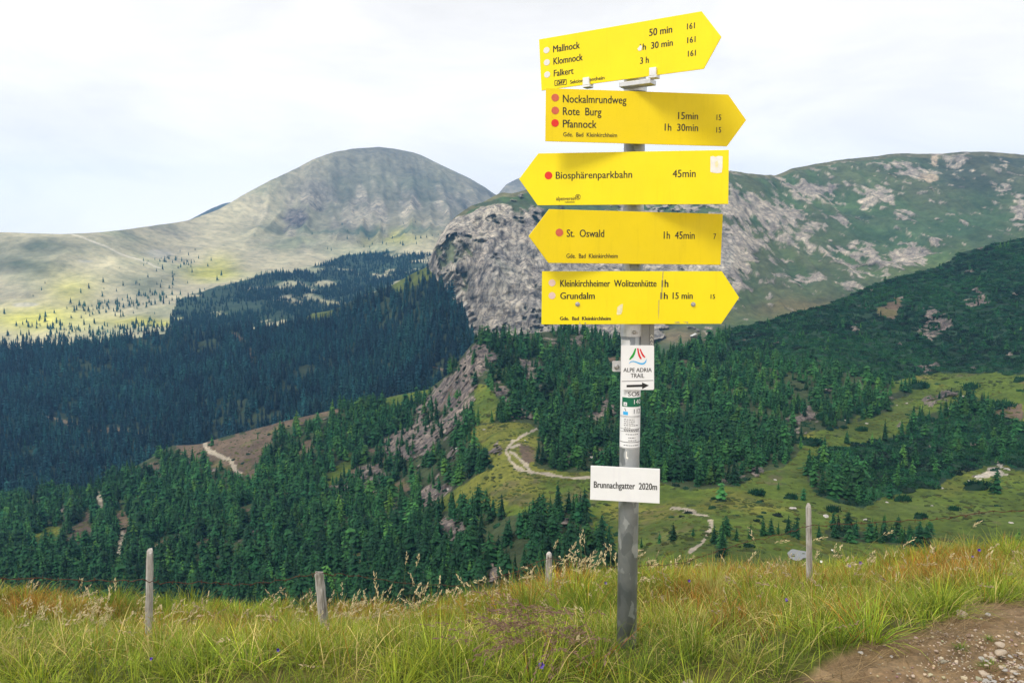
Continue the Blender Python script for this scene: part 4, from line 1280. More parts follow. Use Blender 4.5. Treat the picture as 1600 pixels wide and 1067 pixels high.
zz = (pl.M @ Vector(pl.uv(990, 128)[0:1] + (0,) + pl.uv(990, 128)[1:2])).z
b = MB(); c0 = pl.uv(966, 131); c1 = pl.uv(1016, 124)
b.box(((c0[0] + c1[0]) / 2, .03, (c0[1] + c1[1]) / 2 - .004), (abs(c1[0] - c0[0]) * 1.0, .05, .017), pl.M); b.bevel(.002, 2)
b.tube([(0, 0, zz - .016), (0, 0, zz + .03)], PR + .004, 32)
b.build('clamp', m_steel, post)

# 2
S2 = [(852, 221), (853, 138), (1138, 148), (1166, 188), (1136, 229)]
pl, o, cx, zc = arrow_sign((852.5, 180, 2.925), (1137, 188, 2.995), S2, m_yellow_shaded, 'second yellow arrow sign from the top, pointing right, lettered Nockalmrundweg, Rote Burg and Pfannock')
write(pl, o, (('Nockalmrundweg', 879.5, 160.5, 978.5, 148.5), ('Rote  Burg', 879.5, 180, 939.5, 168), ('Pfannock', 879.5, 199.5, 932, 187.5), ('15min', 1059.5, 186.5, 1090.5, 175.5), ('1h  30min', 1038.5, 204.5, 1090.5, 193.5), ('15', 1119.5, 188, 1126.7, 179.5), ('15', 1119.2, 207.5, 1126.5, 199), ('Gde.  Bad  Kleinkirchheim', 880, 213.5, 964, 207)), .0085)
for (px, py), m_ in zip(((867.5, 153), (867.5, 173), (867.2, 192.6)), (m_dotf, m_dotf, m_dotr)):
    b = MB(); disc(pl, b, px, py, 6.0); b.build('dot', m_, o)
clamp(pl, cx, zc, .06, o)

# 3
S3 = [(840, 321), (811, 280), (841, 240), (1139, 234.5), (1138, 319)]
pl, o, cx, zc = arrow_sign((840.5, 280, 3.02), (1138.5, 277, 2.92), S3, m_yellow, 'third yellow arrow sign, pointing left, lettered Biosphärenparkbahn')
write(pl, o, (('Biosphärenparkbahn', 868.5, 279.7, 987.5, 268.8), ('45min', 1051, 277.3, 1086.7, 265.8), ('alpenverein', 869, 313.5, 899, 307.5), ('radenthein', 882.5, 317.2, 898, 314.5)), .0085)
b = MB()
n = 24; c, rr_ = pl.uv(903, 308), abs(pl.uv(907, 308)[0] - pl.uv(903, 308)[0])
for r0, r1, a0, a1 in ((.86, 1.06, 0, 6.0), (.42, .6, .5, 5.6), (0, .28, 0, 6.28)):
    for k in range(n):
        t0, t1 = a0 + (a1 - a0) * k / n, a0 + (a1 - a0) * (k + 1) / n
        b.mesh([pl.M @ Vector((c[0] + rr_ * q * math.cos(t), -.0008, c[1] + rr_ * q * math.sin(t))) for q, t in ((r0 + .001, t0), (r1, t0), (r1, t1), (r0 + .001, t1))], [(0, 1, 2, 3)])
b.build('club_badge', m_black, o)
b = MB(); disc(pl, b, 857, 274.5, 6.1); b.build('dot', m_dotr, o)
b = MB(); flat(pl, b, [(1110, 269), (1110, 245), (1114, 244), (1118, 245.5), (1122, 244), (1129, 244.5), (1128.8, 262), (1127.5, 270), (1120, 271), (1114, 270)], -.0006); b.build('torn_sticker', m_paper, o)
b = MB(); flat(pl, b, [(1117, 254), (1121, 251), (1122.5, 257), (1121, 262), (1118, 261.5)], -.0009); b.build('sticker_residue', m_peel, o)
clamp(pl, cx, zc, .07, o)

# 4
S4 = [(857, 411), (826, 369), (858, 327), (1129.5, 334.5), (1126, 414)]
pl, o, cx, zc = arrow_sign((857.5, 369, 2.90), (1127.5, 374, 3.04), S4, m_yellow_shaded, 'fourth yellow arrow sign, pointing left, lettered St. Oswald')
write(pl, o, (('St.  Oswald', 885.5, 370.2, 943.8, 358.8), ('1h  45min', 1037, 373.2, 1085.2, 361.8), ('7', 1114.6, 373.7, 1118.6, 365.2), ('Gde.  Bad  Kleinkirchheim', 885, 403.3, 965, 396.5)), .0085)
b = MB(); disc(pl, b, 874, 363.5, 6.1); b.build('dot', m_dotf, o)
b = MB(); c0, c1 = pl.uv(945, 329), pl.uv(955, 330)
b.tube([pl.M @ Vector((c0[0], .002, c0[1] + .001)), pl.M @ Vector(((c0[0] + c1[0]) / 2, .001, c0[1] + .004)), pl.M @ Vector((c1[0], .002, c1[1]))], .001, 6); b.build('wire_tie', m_bolt, o)
clamp(pl, cx, zc, .05, o)

# 5
S5 = [(846, 507), (847, 424), (1128, 424), (1155, 465), (1127, 506)]
pl, o, cx, zc = arrow_sign((846.5, 465, 2.955), (1127.5, 465, 2.965), S5, m_yellow, 'lowest yellow arrow sign, pointing right, scuffed, lettered Kleinkirchheimer Wolitzenhütte and Grundalm')
write(pl, o, (('Kleinkirchheimer  Wolitzenhütte', 875.5, 448, 1025.5, 437.5), ('h', 1038.5, 448.5, 1044, 437.2), ('Grundalm', 875.5, 467.2, 929, 457), ('h', 1037.3, 467.2, 1043, 457), ('15 min', 1051, 467, 1082, 457), ('15', 1110.3, 466.8, 1117, 460)), .017)
b = MB()
write(pl, o, (('Gde.  Bad  Kleinkirchheim', 875, 500.3, 954.3, 494.8, .03),))
b = MB(); letters(pl, b, '1', 1033.5, 448.5, 1036, 438); letters(pl, b, '1', 1031.5, 467.2, 1034.5, 457); b.build('worn_numeral', simple('worn_print', (.22, .18, .08), .7, var=.4, scale=300), o)
b = MB()
for pts in ([(1035.4, 424.5), (1036.6, 424.5), (1035.6, 440), (1034.9, 452), (1034.2, 466), (1033.2, 466), (1033.6, 450), (1034.6, 438)], [(1029, 469), (1030, 468.6), (1029.6, 488), (1029.0, 500), (1028.6, 488)], [(1053, 503.4), (1060, 502.6), (1063, 504.4), (1056, 504.6)], [(1066, 502.2), (1075, 503), (1075, 505.5), (1072, 503.8)], [(905, 503), (906, 503), (907, 506.4), (906, 506.6)], [(913, 504), (915.5, 503.6), (915.5, 506), (913.6, 506)]):
    flat(pl, b, pts, -.0007)
b.build('scratches', m_scr, o)
b = MB(); flat(pl, b, [(963.5, 491.5), (964.5, 480), (970, 475.5), (973.3, 475), (972.2, 486), (970.5, 491), (966, 492)], -.0007); b.build('peeled_spot', m_peel, o)
for px, py in ((862.5, 442), (862.5, 462)):
    b = MB(); disc(pl, b, px, py, 5.5); b.build('dot', m_dotp, o)
for px, py in ((902.3, 475.2), (1083, 475.5)):
    b = MB(); c = pl.uv(px, py)
    b.tube([pl.M @ Vector((c[0], q, c[1])) for q in (0.001, -.002, -.002, -.006, -.007)], [.0085, .0085, .0062, .0062, .004], 16); b.build('bolt', m_bolt, o)
clamp(pl, cx, zc, .05, o)

# clamp band, square rail and bolt under the lowest sign
z0, z1 = pole_z(526.5), pole_z(507)
b = MB(); b.tube([(0, 0, z0), (0, 0, z1)], PR + .0035, 36); b.bevel(.001, 1); b.build('clamp', m_steel, post)
plb = Plane((967, 518, PD - PR - .004), (1001, 518, PD - PR - .004))
b = MB(); c = plb.uv(990.5, 519)
b.tube([plb.M @ Vector((c[0], q, c[1])) for q in (.004, -.007, -.009)], [.0075, .0075, .004], 6)
b.tube([plb.M @ Vector((c[0] + .012, q, c[1] - .002)) for q in (.004, -.004)], [.005, .005], 6)
b.tube([plb.M @ Vector((plb.uv(967.5, 515)[0], q, c[1] + .004)) for q in (.012, -.002)], [.005, .005], 6); b.build('bolt', m_bolt, post)
plr = Plane((1001, 525, PD - .03), (1024, 525, PD - .03))
u0, u1, um = plr.uv(1001.5, 525)[0], plr.uv(1023, 525)[0], plr.uv(1015, 525)[0]
vt, vb = plr.uv(1010, 503)[1], plr.uv(1010, 560)[1]
b = MB(); b.box(((u0 + um) / 2, .02, (vt + vb) / 2), (um - u0, .03, vt - vb), plr.M); b.box(((um + u1) / 2 + .0005, .026, (vt + vb) / 2), (u1 - um - .001, .028, vt - vb - .004), plr.M); b.bevel(.0012, 1)
rail = b.build('rail', simple('grey_rail', (.30, .30, .29), .5, .4, var=.1, scale=20), post)
b = MB()
for py in (523, 529, 535):
    flat(plr, b, [(1016.5, py + 4), (1016.5, py + 2.6), (1019, py), (1021.5, py + 3), (1021, py + 4.2), (1019, py + 1.6)], .0105)
b.build('sticker_residue', m_paper, rail)

# trail plate
plt_ = Plane((971, 575, PD - PR - .008), (1021, 575, PD - PR - .008))
def rrect(pl, x0, y0, x1, y1, r):
    pts = []
    for cx_, cy_, a0 in ((x0 + r, y0 + r, 180), (x1 - r, y0 + r, 270), (x1 - r, y1 - r, 0), (x0 + r, y1 - r, 90)):
        for k in range(5):
            a = R(a0 + 22.5 * k)
            pts.append((cx_ + r * math.cos(a), cy_ + r * math.sin(a)))
    return pl.poly(pts)
b = MB(); b.prism(rrect(plt_, 970.5, 539.5, 1022, 609, 2.2), 0, .003, plt_.M)
tp_ = b.build('trail_plate', m_white, post, label='white trail plate with a red, green and blue emblem above the words ALPE ADRIA TRAIL and a black arrow')
b = MB()
letters(plt_, b, 'ALPE ADRIA', 974, 581, 1018.2, 574.8, .008); letters(plt_, b, 'TRAIL', 985.5, 590, 1006.5, 583.4, .008)
flat(plt_, b, [(971.5, 595.4), (1020.8, 593.8), (1020.8, 594.5), (971.5, 596.1)], -.0006)
b.build('lettering', m_black, tp_)
b = MB(); flat(plt_, b, [(979, 604.9), (979, 601.3), (1003.2, 600.6), (1003, 597.4), (1014, 602), (1003.4, 607.6), (1003.3, 604.2)], -.0007); b.build('arrow', m_black, tp_)
q_ = lambda L_: [(940 + x / 8.89, 500 + y / 8.89) for x, y in L_]
b = MB(); flat(plt_, b, q_([(380, 552), (398, 515), (430, 470), (448, 430), (462, 396), (482, 391), (474, 430), (460, 478), (440, 515), (402, 548)]), -.0007); b.build('emblem_green_blade', m_lgreen, tp_)
b = MB(); flat(plt_, b, q_([(492, 392), (512, 390), (520, 440), (536, 490), (560, 540), (535, 542), (512, 500), (500, 450)]), -.0007); flat(plt_, b, q_([(525, 402), (543, 400), (560, 440), (583, 480), (607, 512), (598, 526), (570, 505), (545, 460)]), -.0007); b.build('emblem_red_blades', m_red, tp_)
wv_ = [((383, 608), 2), ((392, 590), 7), ((410, 577), 9), ((440, 573), 11), ((470, 580), 13), ((500, 592), 15), ((530, 603), 17), ((560, 608), 18), ((588, 602), 18), ((608, 584), 16), ((618, 560), 9), ((621, 540), 2)]
up, dn = [], []
for k, ((x, y), t) in enumerate(wv_):
    (xa, ya), (xb, yb) = wv_[max(k - 1, 0)][0], wv_[min(k + 1, len(wv_) - 1)][0]
    d = Vector((xb - xa, yb - ya)).normalized()
    up.append((x + d.y * t * .6, y - d.x * t * .6)); dn.append((x - d.y * t * .6, y + d.x * t * .6))
b = MB()
for k in range(len(up) - 1):
    flat(plt_, b, q_([up[k], up[k + 1], dn[k + 1], dn[k]]), -.0007)
bmesh.ops.remove_doubles(b.bm, verts=b.bm.verts[:], dist=1e-6)
b.build('emblem_blue_wave', m_blue, tp_)

# side tab with bolt, white strip behind the plate
pls = Plane((957, 572, PD - .02), (972, 572, PD - .02))
b = MB(); b.prism(rrect(pls, 956.8, 564, 974, 580.5, 2.0), 0, .004, pls.M); tab = b.build('side_tab', m_steel, post)
b = MB(); c = pls.uv(963.5, 573); b.tube([pls.M @ Vector((c[0], q, c[1])) for q in (.002, -.004, -.006)], [.0105, .0105, .005], 8); b.build('bolt', m_bolt, tab)
PHI = math.atan2(PB.x, PD)
def wrap(b, px0, py0, px1, py1, dr=.0008, n=24, skew=None):
    """strip glued round the pole between photo columns px0..px1"""
    c = 983.2 if skew is None else skew
    a0, a1 = [math.asin(max(-1, min(1, (p - c) / 16.2))) for p in (px0, px1)]
    a0 -= PHI; a1 -= PHI
    z0_, z1_ = pole_z(py1), pole_z(py0)
    V, Fc = [], []
    for k in range(n + 1):
        a = a0 + (a1 - a0) * k / n
        r_ = PR + dr
        V += [Vector((r_ * math.sin(a), -r_ * math.cos(a), z0_)), Vector((r_ * math.sin(a), -r_ * math.cos(a), z1_))]
    for k in range(n):
        Fc.append((2 * k, 2 * k + 2, 2 * k + 3, 2 * k + 1))
    b.mesh(V, Fc)
def wrap_text(b, s, x0, yb, x1, yt, bold=0.0, dr=.0016):
    V, Fc = text_mesh(s, bold)
    a0, a1 = [math.asin(max(-1, min(1, (p - 983.2) / 16.2))) for p in (x0, x1)]
    a0 -= PHI; a1 -= PHI
    z0_, z1_ = pole_z(yb), pole_z(yt)
    sy = (z1_ - z0_) / _cap
    sx = (a1 - a0) / (V[:, 0].max() - V[:, 0].min())
    r_ = PR + dr
    W = []
    for x, y, _ in V:
        a = a0 + (x - V[:, 0].min()) * sx
        W.append(Vector((r_ * math.sin(a), -r_ * math.cos(a), z0_ + y * sy)))
    b.mesh(W, Fc)
    if bold > .005:
        b.mesh([Vector((w.x + .0007, w.y - .00006, w.z)) for w in W], Fc)
b = MB(); wrap(b, 967.3, 531.5, 981, 612); b.build('white_strip', m_white, post)
b = MB(); wrap(b, 967.6, 609, 999.2, 701)
stk = b.build('emergency_sticker', m_white, post, label='white emergency number sticker wrapped round the pole, headed SOS')
b = MB(); wrap(b, 970.8, 621.2, 999.1, 635.8, .0012); b.build('green_band', m_green, stk)
b = MB(); wrap(b, 972.5, 643.3, 980, 648.6, .0012); b.build('blue_block', m_blue, stk)
b = MB(); wrap(b, 973, 628.8, 978.3, 634.4, .0015, 6); wrap_text(b, '140', 989, 631.3, 998.2, 624.4); b.build('white_print', m_white, stk)
b = MB(); wrap_text(b, 'SOS', 979.4, 618.6, 996.2, 612.4, .02); wrap_text(b, '112', 989, 646.2, 998, 639.2)
wrap_text(b, '+', 974, 633.4, 977.4, 630.2, .05, .002)
for y0_, h in ((650.3, .5), (652, .4), (670.2, .5), (674.5, .4), (690.6, .9), (699.8, .5)):
    wrap(b, 968.2, y0_, 998.6, y0_ + h, .0012)
g_ = np.random.default_rng(4)
for k, (y0_, xa, xb) in enumerate(((655.6, 974, 990), (658.7, 974, 991.5), (661.8, 974, 990), (664.8, 974, 996), (668.3, 975, 984), (671.7, 974, 997), (673.4, 974, 997), (678.8, 977, 995.5), (684, 981, 992), (688.3, 981, 993.5), (696, 974, 996.5))):
    x = xa
    while x < xb:                                      # illegible small print: rows of word-length strokes
        L_ = g_.uniform(1.6, 3.6)
        wrap(b, x, y0_ - .55, min(x + L_, xb), y0_ + .45, .0012, 3)
        x += L_ + .8
b.mesh([Vector((PR * 1.03 * math.sin(a - PHI), -PR * 1.03 * math.cos(a - PHI), pole_z(y))) for a, y in ((-.60, 622.3), (-.56, 622), (-.42, 627.4), (-.46, 628.2))], [(0, 1, 2, 3)])
b.mesh([Vector((PR * 1.03 * math.sin(a - PHI), -PR * 1.03 * math.cos(a - PHI), pole_z(y))) for a, y in ((-.58, 638.3), (-.52, 638), (-.40, 642), (-.44, 643))], [(0, 1, 2, 3)])
b.build('lettering', simple('sticker_print', (.03, .03, .035), .5), stk)
b = MB(); wrap(b, 976.8, 705.5, 978.6, 716.5, .0006, 3, 982.5); wrap(b, 978.6, 714, 980.8, 717, .0006, 3, 982.5); b.build('sticker_residue', m_paper, post)

# name plate
pln = Plane((922.5, 754, PD - PR - .010), (1031, 759, PD - PR - .045))
b = MB(); b.prism(pln.poly([(922, 780.5), (923, 727.3), (1031.2, 732.5), (1030.6, 786.5)]), 0, .004, pln.M); b.bevel(.0008, 1)
npl = b.build('name_plate', m_white, post, label='white rectangular name plate lettered Brunnachgatter 2020m')
b = MB(); letters(pln, b, 'Brunnachgatter  2020m', 928, 761.5, 1026.5, 751.5, .017); b.build('lettering', m_black, npl)

# ------------------------------------------------------------------ fence
m_wood, ntw_, bw_, ow_ = mat_new('weathered_wood')
tcw = ntw_.nodes.new('ShaderNodeTexCoord')
mpw = ntw_.nodes.new('ShaderNodeMapping'); mpw.inputs['Scale'].default_value = (60, 60, 3.0)
ntw_.links.new(tcw.outputs['Object'], mpw.inputs[0])
gr = noise(ntw_, 1.0, 6, .7, mpw.outputs[0], .4)
gr2 = noise(ntw_, 5.0, 4, .6, tcw.outputs['Object'])
cw = mix(ntw_, 'MULTIPLY', 1.0, ramp(ntw_, gr, [(0.32, (0.13, 0.115, 0.10)), (0.45, (0.40, 0.37, 0.34)), (0.65, (0.56, 0.54, 0.51))]), ramp(ntw_, gr2, [(0.35, (0.62, 0.58, 0.54)), (0.6, (1.1, 1.1, 1.1))]))
ntw_.links.new(cw, bw_.inputs['Base Color'])
bw_.inputs['Roughness'].default_value = 0.9
bpw_ = ntw_.nodes.new('ShaderNodeBump'); bpw_.inputs['Strength'].default_value = .7; bpw_.inputs['Distance'].default_value = .003
ntw_.links.new(gr, bpw_.inputs['Height']); ntw_.links.new(bpw_.outputs[0], bw_.inputs['Normal'])
m_rust = simple('rusty_wire', (0.10, 0.045, 0.03), 0.8, .3, var=.3, scale=60)

def fence_post(top_px, base_px, D, wpx, label, taper=.8, rnd=False, seed=0):
    T = Vector(at(top_px[0], top_px[1], D)); B = Vector(at(base_px[0], base_px[1], D))
    gz_ = float(ground(B.x, B.y)) - .25
    d = (T - B).normalized()
    B = B + d * ((gz_ - B.z) / d.z)
    g = np.random.default_rng(seed)
    H = (T - B).length
    wr = wpx / F * D / 2
    b = MB()
    rings = []
    n = 10
    for k, f in enumerate(np.concatenate([np.linspace(0, .93, 12), [.965, .985, 1.0]])):
        r_ = wr * (1.08 - (1.08 - taper) * f)
        if f > .95:
            r_ *= {True: (.93, .75, .4), False: (1, .98, .88)}[rnd][[.965, .985, 1.0].index(round(f, 3))]
        ring = []
        for i in range(n):
            a = 2 * math.pi * i / n + .3
            sq = 1 / max(abs(math.cos(a)), abs(math.sin(a))) if not rnd else 1
            q = r_ * (0.55 + .45 * sq) * (1 + .05 * g.normal() + .05 * math.sin(3 * a + seed))
            zz = H * f + (0 if rnd or f < .96 else .012 * math.sin(a + seed) + .006 * g.normal())
            ring.append(b.bm.verts.new((q * math.cos(a), q * math.sin(a) * .9, zz)))
        rings.append(ring)
    for A, C in zip(rings[:-1], rings[1:]):
        for i in range(n):
            b.bm.faces.new((A[i], A[(i + 1) % n], C[(i + 1) % n], C[i]))
    b.bm.faces.new(rings[-1])
    o = b.build('fence_post', m_wood, None, label=label, category='fence post', group='weathered posts of the pasture fence')
    o.location = B
    o.rotation_euler = d.to_track_quat('Z', 'Y').to_euler()
    return o, T, d, wr
FP = [fence_post((234.5, 860.5), (233, 980), 5.26, 12.5, 'tallest weathered fence post, pale grey and squared, at the left of the meadow', .82, seed=1),
      fence_post((498.5, 893.5), (504, 955), 6.2, 17, 'short thick fence post leaning left, half sunk in grass plumes', .86, seed=2),
      fence_post((858, 862), (857.5, 905), 7.5, 12, 'short round-topped fence post just left of the signpost pole', .9, True, seed=3),
      fence_post((1263, 786), (1264.5, 896), 6.8, 10.5, 'slim grey fence post with a rounded top at the right of the signpost', .92, True, seed=4)]
for k, (o, T, d, wr) in enumerate(FP):
    b = MB()
    z = (T - Vector(o.location)).length - (.19, .03, .05, .18)[k]
    b.tube([(-.012, -wr * 1.02, z), (-.010, -wr * 1.12 - .004, z), (.010, -wr * 1.12 - .004, z), (.012, -wr * 1.02, z)], .0022, 6)
    b.build('staple', m_rust, o)
def wire_pts(pts):
    out_ = []
    for (xa, ya, Da), (xb, yb, Db) in zip(pts[:-1], pts[1:]):
        for k in range(8):
            f = k / 8
            out_.append((xa + (xb - xa) * f, ya + (yb - ya) * f, Da + (Db - Da) * f))
    out_.append(pts[-1])
    return [Vector(at(*p)) for p in out_]
def barbed(pts, label, seed):
    P = wire_pts(pts)
    g = np.random.default_rng(seed)
    P = [p + Vector((0, 0, .006 * math.sin(k * 1.7) + .004 * g.normal())) for k, p in enumerate(P)]
    b = MB()
    ph = g.uniform(0, 6)
    A, Bq = [], []
    acc = 0
    dense = []
    for p, q in zip(P[:-1], P[1:]):
        n = max(2, int((q - p).length / .02))
        for k in range(n):
            dense.append(p.lerp(q, k / n))
    dense.append(P[-1])
    for k, p in enumerate(dense):
        a = k * .9 + ph
        off = Vector((0, math.cos(a), math.sin(a))) * .0016
        A.append(p + off); Bq.append(p - off)
    b.tube(A, .0019, 4); b.tube(Bq, .0019, 4)
    L_ = 0; nxt = .06
    for k in range(1, len(dense)):
        L_ += (dense[k] - dense[k - 1]).length
        if L_ > nxt:
            nxt += .10 + .02 * g.random()
            for s in range(4):
                a = g.uniform(0, 6.28)
                dv = Vector((g.uniform(-.5, .5), math.cos(a), math.sin(a))).normalized()
                b.tube([dense[k] - dv * .004, dense[k] + dv * .018], [.0022, .001], 4, False)
    b.build('barbed_wire', m_rust, None, label=label, category='barbed wire', group='barbed wire of the pasture fence')
barbed([(-120, 901, 4.5), (60, 904, 4.85), (160, 907, 5.1), (232, 906.5, 5.21), (250, 911, 5.24), (330, 909, 5.5), (370, 914, 5.7), (430, 908, 5.95), (496, 894.5, 6.15)], 'rusty barbed wire strung from the left edge past the tallest post to the leaning one', 1)
barbed([(496, 894.5, 6.15), (560, 900, 6.4), (640, 912, 6.8), (740, 916, 7.1), (857, 872, 7.45)], 'rusty barbed wire sagging behind the grass plumes left of the pole', 2)
barbed([(857, 872, 7.45), (960, 886, 7.4), (1065, 880, 7.3), (1110, 865, 7.2), (1160, 848, 7.05), (1230, 832, 6.85), (1262, 822, 6.75), (1340, 817, 6.4), (1430, 812, 6.1), (1475, 810, 5.9), (1530, 801, 5.7), (1600, 797, 5.5), (1760, 790, 5.0)], 'rusty barbed wire climbing past the slim post to the right edge', 3)

# ------------------------------------------------------------------ meadow grass in front
m_grass = attr_mat('meadow_grass', .6, .3)
def dens_accept(x, y):
    return ~dirt_mask(x, y)
GREEN_A = np.array([0.215, 0.280, 0.024]); GREEN_B = np.array([0.070, 0.150, 0.014]); STRAW = np.array([0.60, 0.48, 0.17]); RUST = np.array([0.46, 0.19, 0.03]); YEL = np.array([0.42, 0.40, 0.035])

def rust_weight(px, py):
    wgt = 0
    for b_, k in (((1490, 885, 75, 28), 1.2), ((1420, 900, 60, 20), .5), ((50, 945, 70, 22), .9), ((300, 975, 90, 16), .7), ((600, 960, 120, 24), .75), ((860, 915, 60, 22), 1.0), ((1080, 930, 70, 28), .8), ((1150, 985, 60, 30), .45), ((1240, 900, 80, 16), .6), ((1130, 885, 50, 12), .7), ((780, 950, 50, 22), .5), ((140, 960, 40, 14), .6), ((1330, 960, 60, 30), .35), ((900, 1040, 50, 20), .35)):
        wgt = wgt + k * blob(px, py, *b_)
    return np.clip(wgt, 0, 1)
DARKT = [(1490, 930, 55, 34), (860, 950, 55, 30), (60, 985, 40, 22), (180, 950, 40, 18), (1060, 1035, 70, 30), (980, 1045, 70, 24), (1340, 1000, 40, 20), (880, 960, 60, 20), (1250, 1030, 40, 20), (760, 960, 40, 20)]
def dark_weight(px, py):
    wgt = 0
    for b_ in DARKT:
        wgt = wgt + blob(px, py, *b_)
    return np.clip(wgt, 0, 1)

def blades(base, head, L, wd, lean, curl, croot, ctip, seg=3):
    """ribbons: base (N,3), heading angle, length, width, initial lean from vertical, extra bend"""
    N = len(base)
    t = np.linspace(0, 1, seg + 1)
    d = np.stack([np.cos(head), np.sin(head), 0 * head], -1)
    side = np.stack([-np.sin(head), np.cos(head), 0 * head], -1)
    tw = rng.uniform(-1, 1, N)[:, None]
    side = side * np.cos(tw) + d * np.sin(tw)
    pts = [base]
    p = base
    for k in range(seg):
        a = lean + curl * (t[k] + .5 / seg)
        p = p + (d * np.sin(a)[:, None] + np.array([0, 0, 1.0]) * np.cos(a)[:, None]) * (L / seg)[:, None]
        pts.append(p)
    V = np.zeros((N, 2 * seg + 1, 3)); C = np.zeros((N, 2 * seg + 1, 3))
    for k in range(seg):
        wk = wd * (1 - t[k] ** 1.5 * .75) * .5
        V[:, 2 * k] = pts[k] - side * wk[:, None]; V[:, 2 * k + 1] = pts[k] + side * wk[:, None]
        f = t[k] ** 1.3
        C[:, 2 * k] = C[:, 2 * k + 1] = croot * (1 - f) + ctip * f
    V[:, 2 * seg] = pts[seg]; C[:, 2 * seg] = ctip
    tri = []
    for k in range(seg - 1):
        a = 2 * k
        tri += [(a, a + 1, a + 3), (a, a + 3, a + 2)]
    a = 2 * (seg - 1)
    tri.append((a, a + 1, a + 2))
    Fc = (np.array(tri)[None] + (np.arange(N) * (2 * seg + 1))[:, None, None]).reshape(-1, 3)
    return V.reshape(-1, 3), Fc, C.reshape(-1, 3), pts

def pick_colors(px, py, pos, N):
    n1 = fbm(pos * .8, 3, 301); n2 = fbm(pos * 2.5, 3, 302)
    rw = rust_weight(px, py); dw = dark_weight(px, py)
    u = rng.random(N)
    root = GREEN_A * np.ones((N, 1)); tip = GREEN_A * 1.25 * np.ones((N, 1))
    m = u < .42 + .4 * dw + .45 * n1; root[m] = GREEN_B; tip[m] = GREEN_A
    u = rng.random(N)
    m = u < np.clip(.22 + .45 * n2 - .25 * dw + .1 * rw, .03, .7); root[m] = GREEN_A * .9 + YEL * .1; tip[m] = YEL
    u = rng.random(N)
    m = u < np.clip(.10 + .25 * n1 + .12 * rw - .1 * dw, .02, .5); root[m] = STRAW * .6; tip[m] = STRAW
    u = rng.random(N)
    m = u < np.clip(rw * .80 + .03 + .2 * n1, 0, .85); root[m] = GREEN_B * .6 + RUST * .35; tip[m] = RUST
    m = u < rw * .18; root[m] = RUST * .7; tip[m] = RUST * 1.15
    j = np.clip(1 + rng.normal(0, .17, N), .5, 1.6)[:, None]
    return root * j, tip * j

GV, GF, GC = [], [], []
off_ = 0
def add_blades(V, Fc, C):
    global off_
    GV.append(V); GF.append(Fc + off_); GC.append(C); off_ += len(V)

# tussocks: blades fanning out from a centre
def sample_xy(n, d0, d1, p=.55):
    D = d0 + (d1 - d0) * rng.random(n) ** p
    x = rng.uniform(-.80, .80, n) * D
    far = rng.random(n) < .22                             # and beyond the edges of the picture
    x = np.where(far, np.sign(x) * (.8 * D + rng.random(n) * 3.0), x)
    return x, D
x, y = sample_xy(3500, 2.25, 10.2, .75)
ok = ~dirt_mask(x, y)
x, y = x[ok], y[ok]
tz = ground(x, y)
tpx_, tpy_ = to_px(np.stack([x, y, tz], -1))
nb_ = np.clip(rng.normal(62, 20, len(x)), 20, 120).astype(int)
tr_ = rng.uniform(.03, .09, len(x)) * (1 + .05 * y)
tl_ = np.clip(rng.normal(.135, .045, len(x)), .06, .27)
dw_ = dark_weight(tpx_, tpy_)
nb_ = (nb_ * (1 + .5 * dw_)).astype(int)
tl_ = tl_ * (1 + .25 * dw_) * (1 + .45 * smooth01(y, 4.6, 6.4))
I = np.repeat(np.arange(len(x)), nb_)
N = len(I)
a_ = rng.uniform(0, 6.283, N); rr_ = np.sqrt(rng.random(N)) * tr_[I]
bx_ = x[I] + rr_ * np.cos(a_); by_ = y[I] + rr_ * np.sin(a_)
base = np.stack([bx_, by_, ground(bx_, by_) - .01], -1)
croot, ctip = pick_colors(tpx_[I], tpy_[I] - 12, base, N)
tone_ = np.exp(rng.normal(-.04, .30, len(x)))[I][:, None]
straw_ = (rng.random(len(x)) < .07)[I]
croot = croot * tone_; ctip = ctip * tone_
ctip[straw_] = STRAW * .9; croot[straw_] = GREEN_A * .6 + STRAW * .25
wind = rng.normal(0, .5, N)
lean = np.clip(rr_ / tr_[I] * .8 + rng.normal(0, .28, N), -.3, 1.4)
V, Fc, C, _ = blades(base, a_ + wind * .5, tl_[I] * rng.uniform(.6, 1.25, N), (0.0017 + .00042 * y[I]) * rng.uniform(.7, 1.4, N), lean, np.clip(rng.normal(.75, .45, N), -.1, 2.0), croot, ctip, 3)
add_blades(V, Fc, C)
# turf between them
x, y = sample_xy(125000, 2.25, 9.8, .7)
ok = ~dirt_mask(x, y)
x, y = x[ok], y[ok]
N = len(x)
base = np.stack([x, y, ground(x, y) - .01], -1)
bpx, bpy_ = to_px(base)
croot, ctip = pick_colors(bpx, bpy_ - 10, base, N)
V, Fc, C, _ = blades(base, rng.uniform(0, 6.283, N), np.clip(rng.normal(.13, .05, N), .04, .3), (0.0016 + .0004 * y) * rng.uniform(.7, 1.4, N), np.abs(rng.normal(.45, .4, N)), rng.normal(.9, .7, N), croot, ctip, 3)
add_blades(V, Fc, C)
# long arching dry blades
x, y = sample_xy(5600, 2.3, 9.6, .75)
ok = ~dirt_mask(x, y)
x, y = x[ok], y[ok]; N = len(x)
base = np.stack([x, y, ground(x, y)], -1)
j = rng.uniform(.7, 1.35, N)[:, None]
V, Fc, C, _ = blades(base, rng.uniform(0, 6.283, N), rng.uniform(.10, .26, N), (0.0016 + .00042 * y) * rng.uniform(.8, 1.5, N), np.abs(rng.normal(.4, .3, N)), rng.uniform(.6, 2.0, N), STRAW * .8 * j, STRAW * 1.35 * j, 5)
add_blades(V, Fc, C)
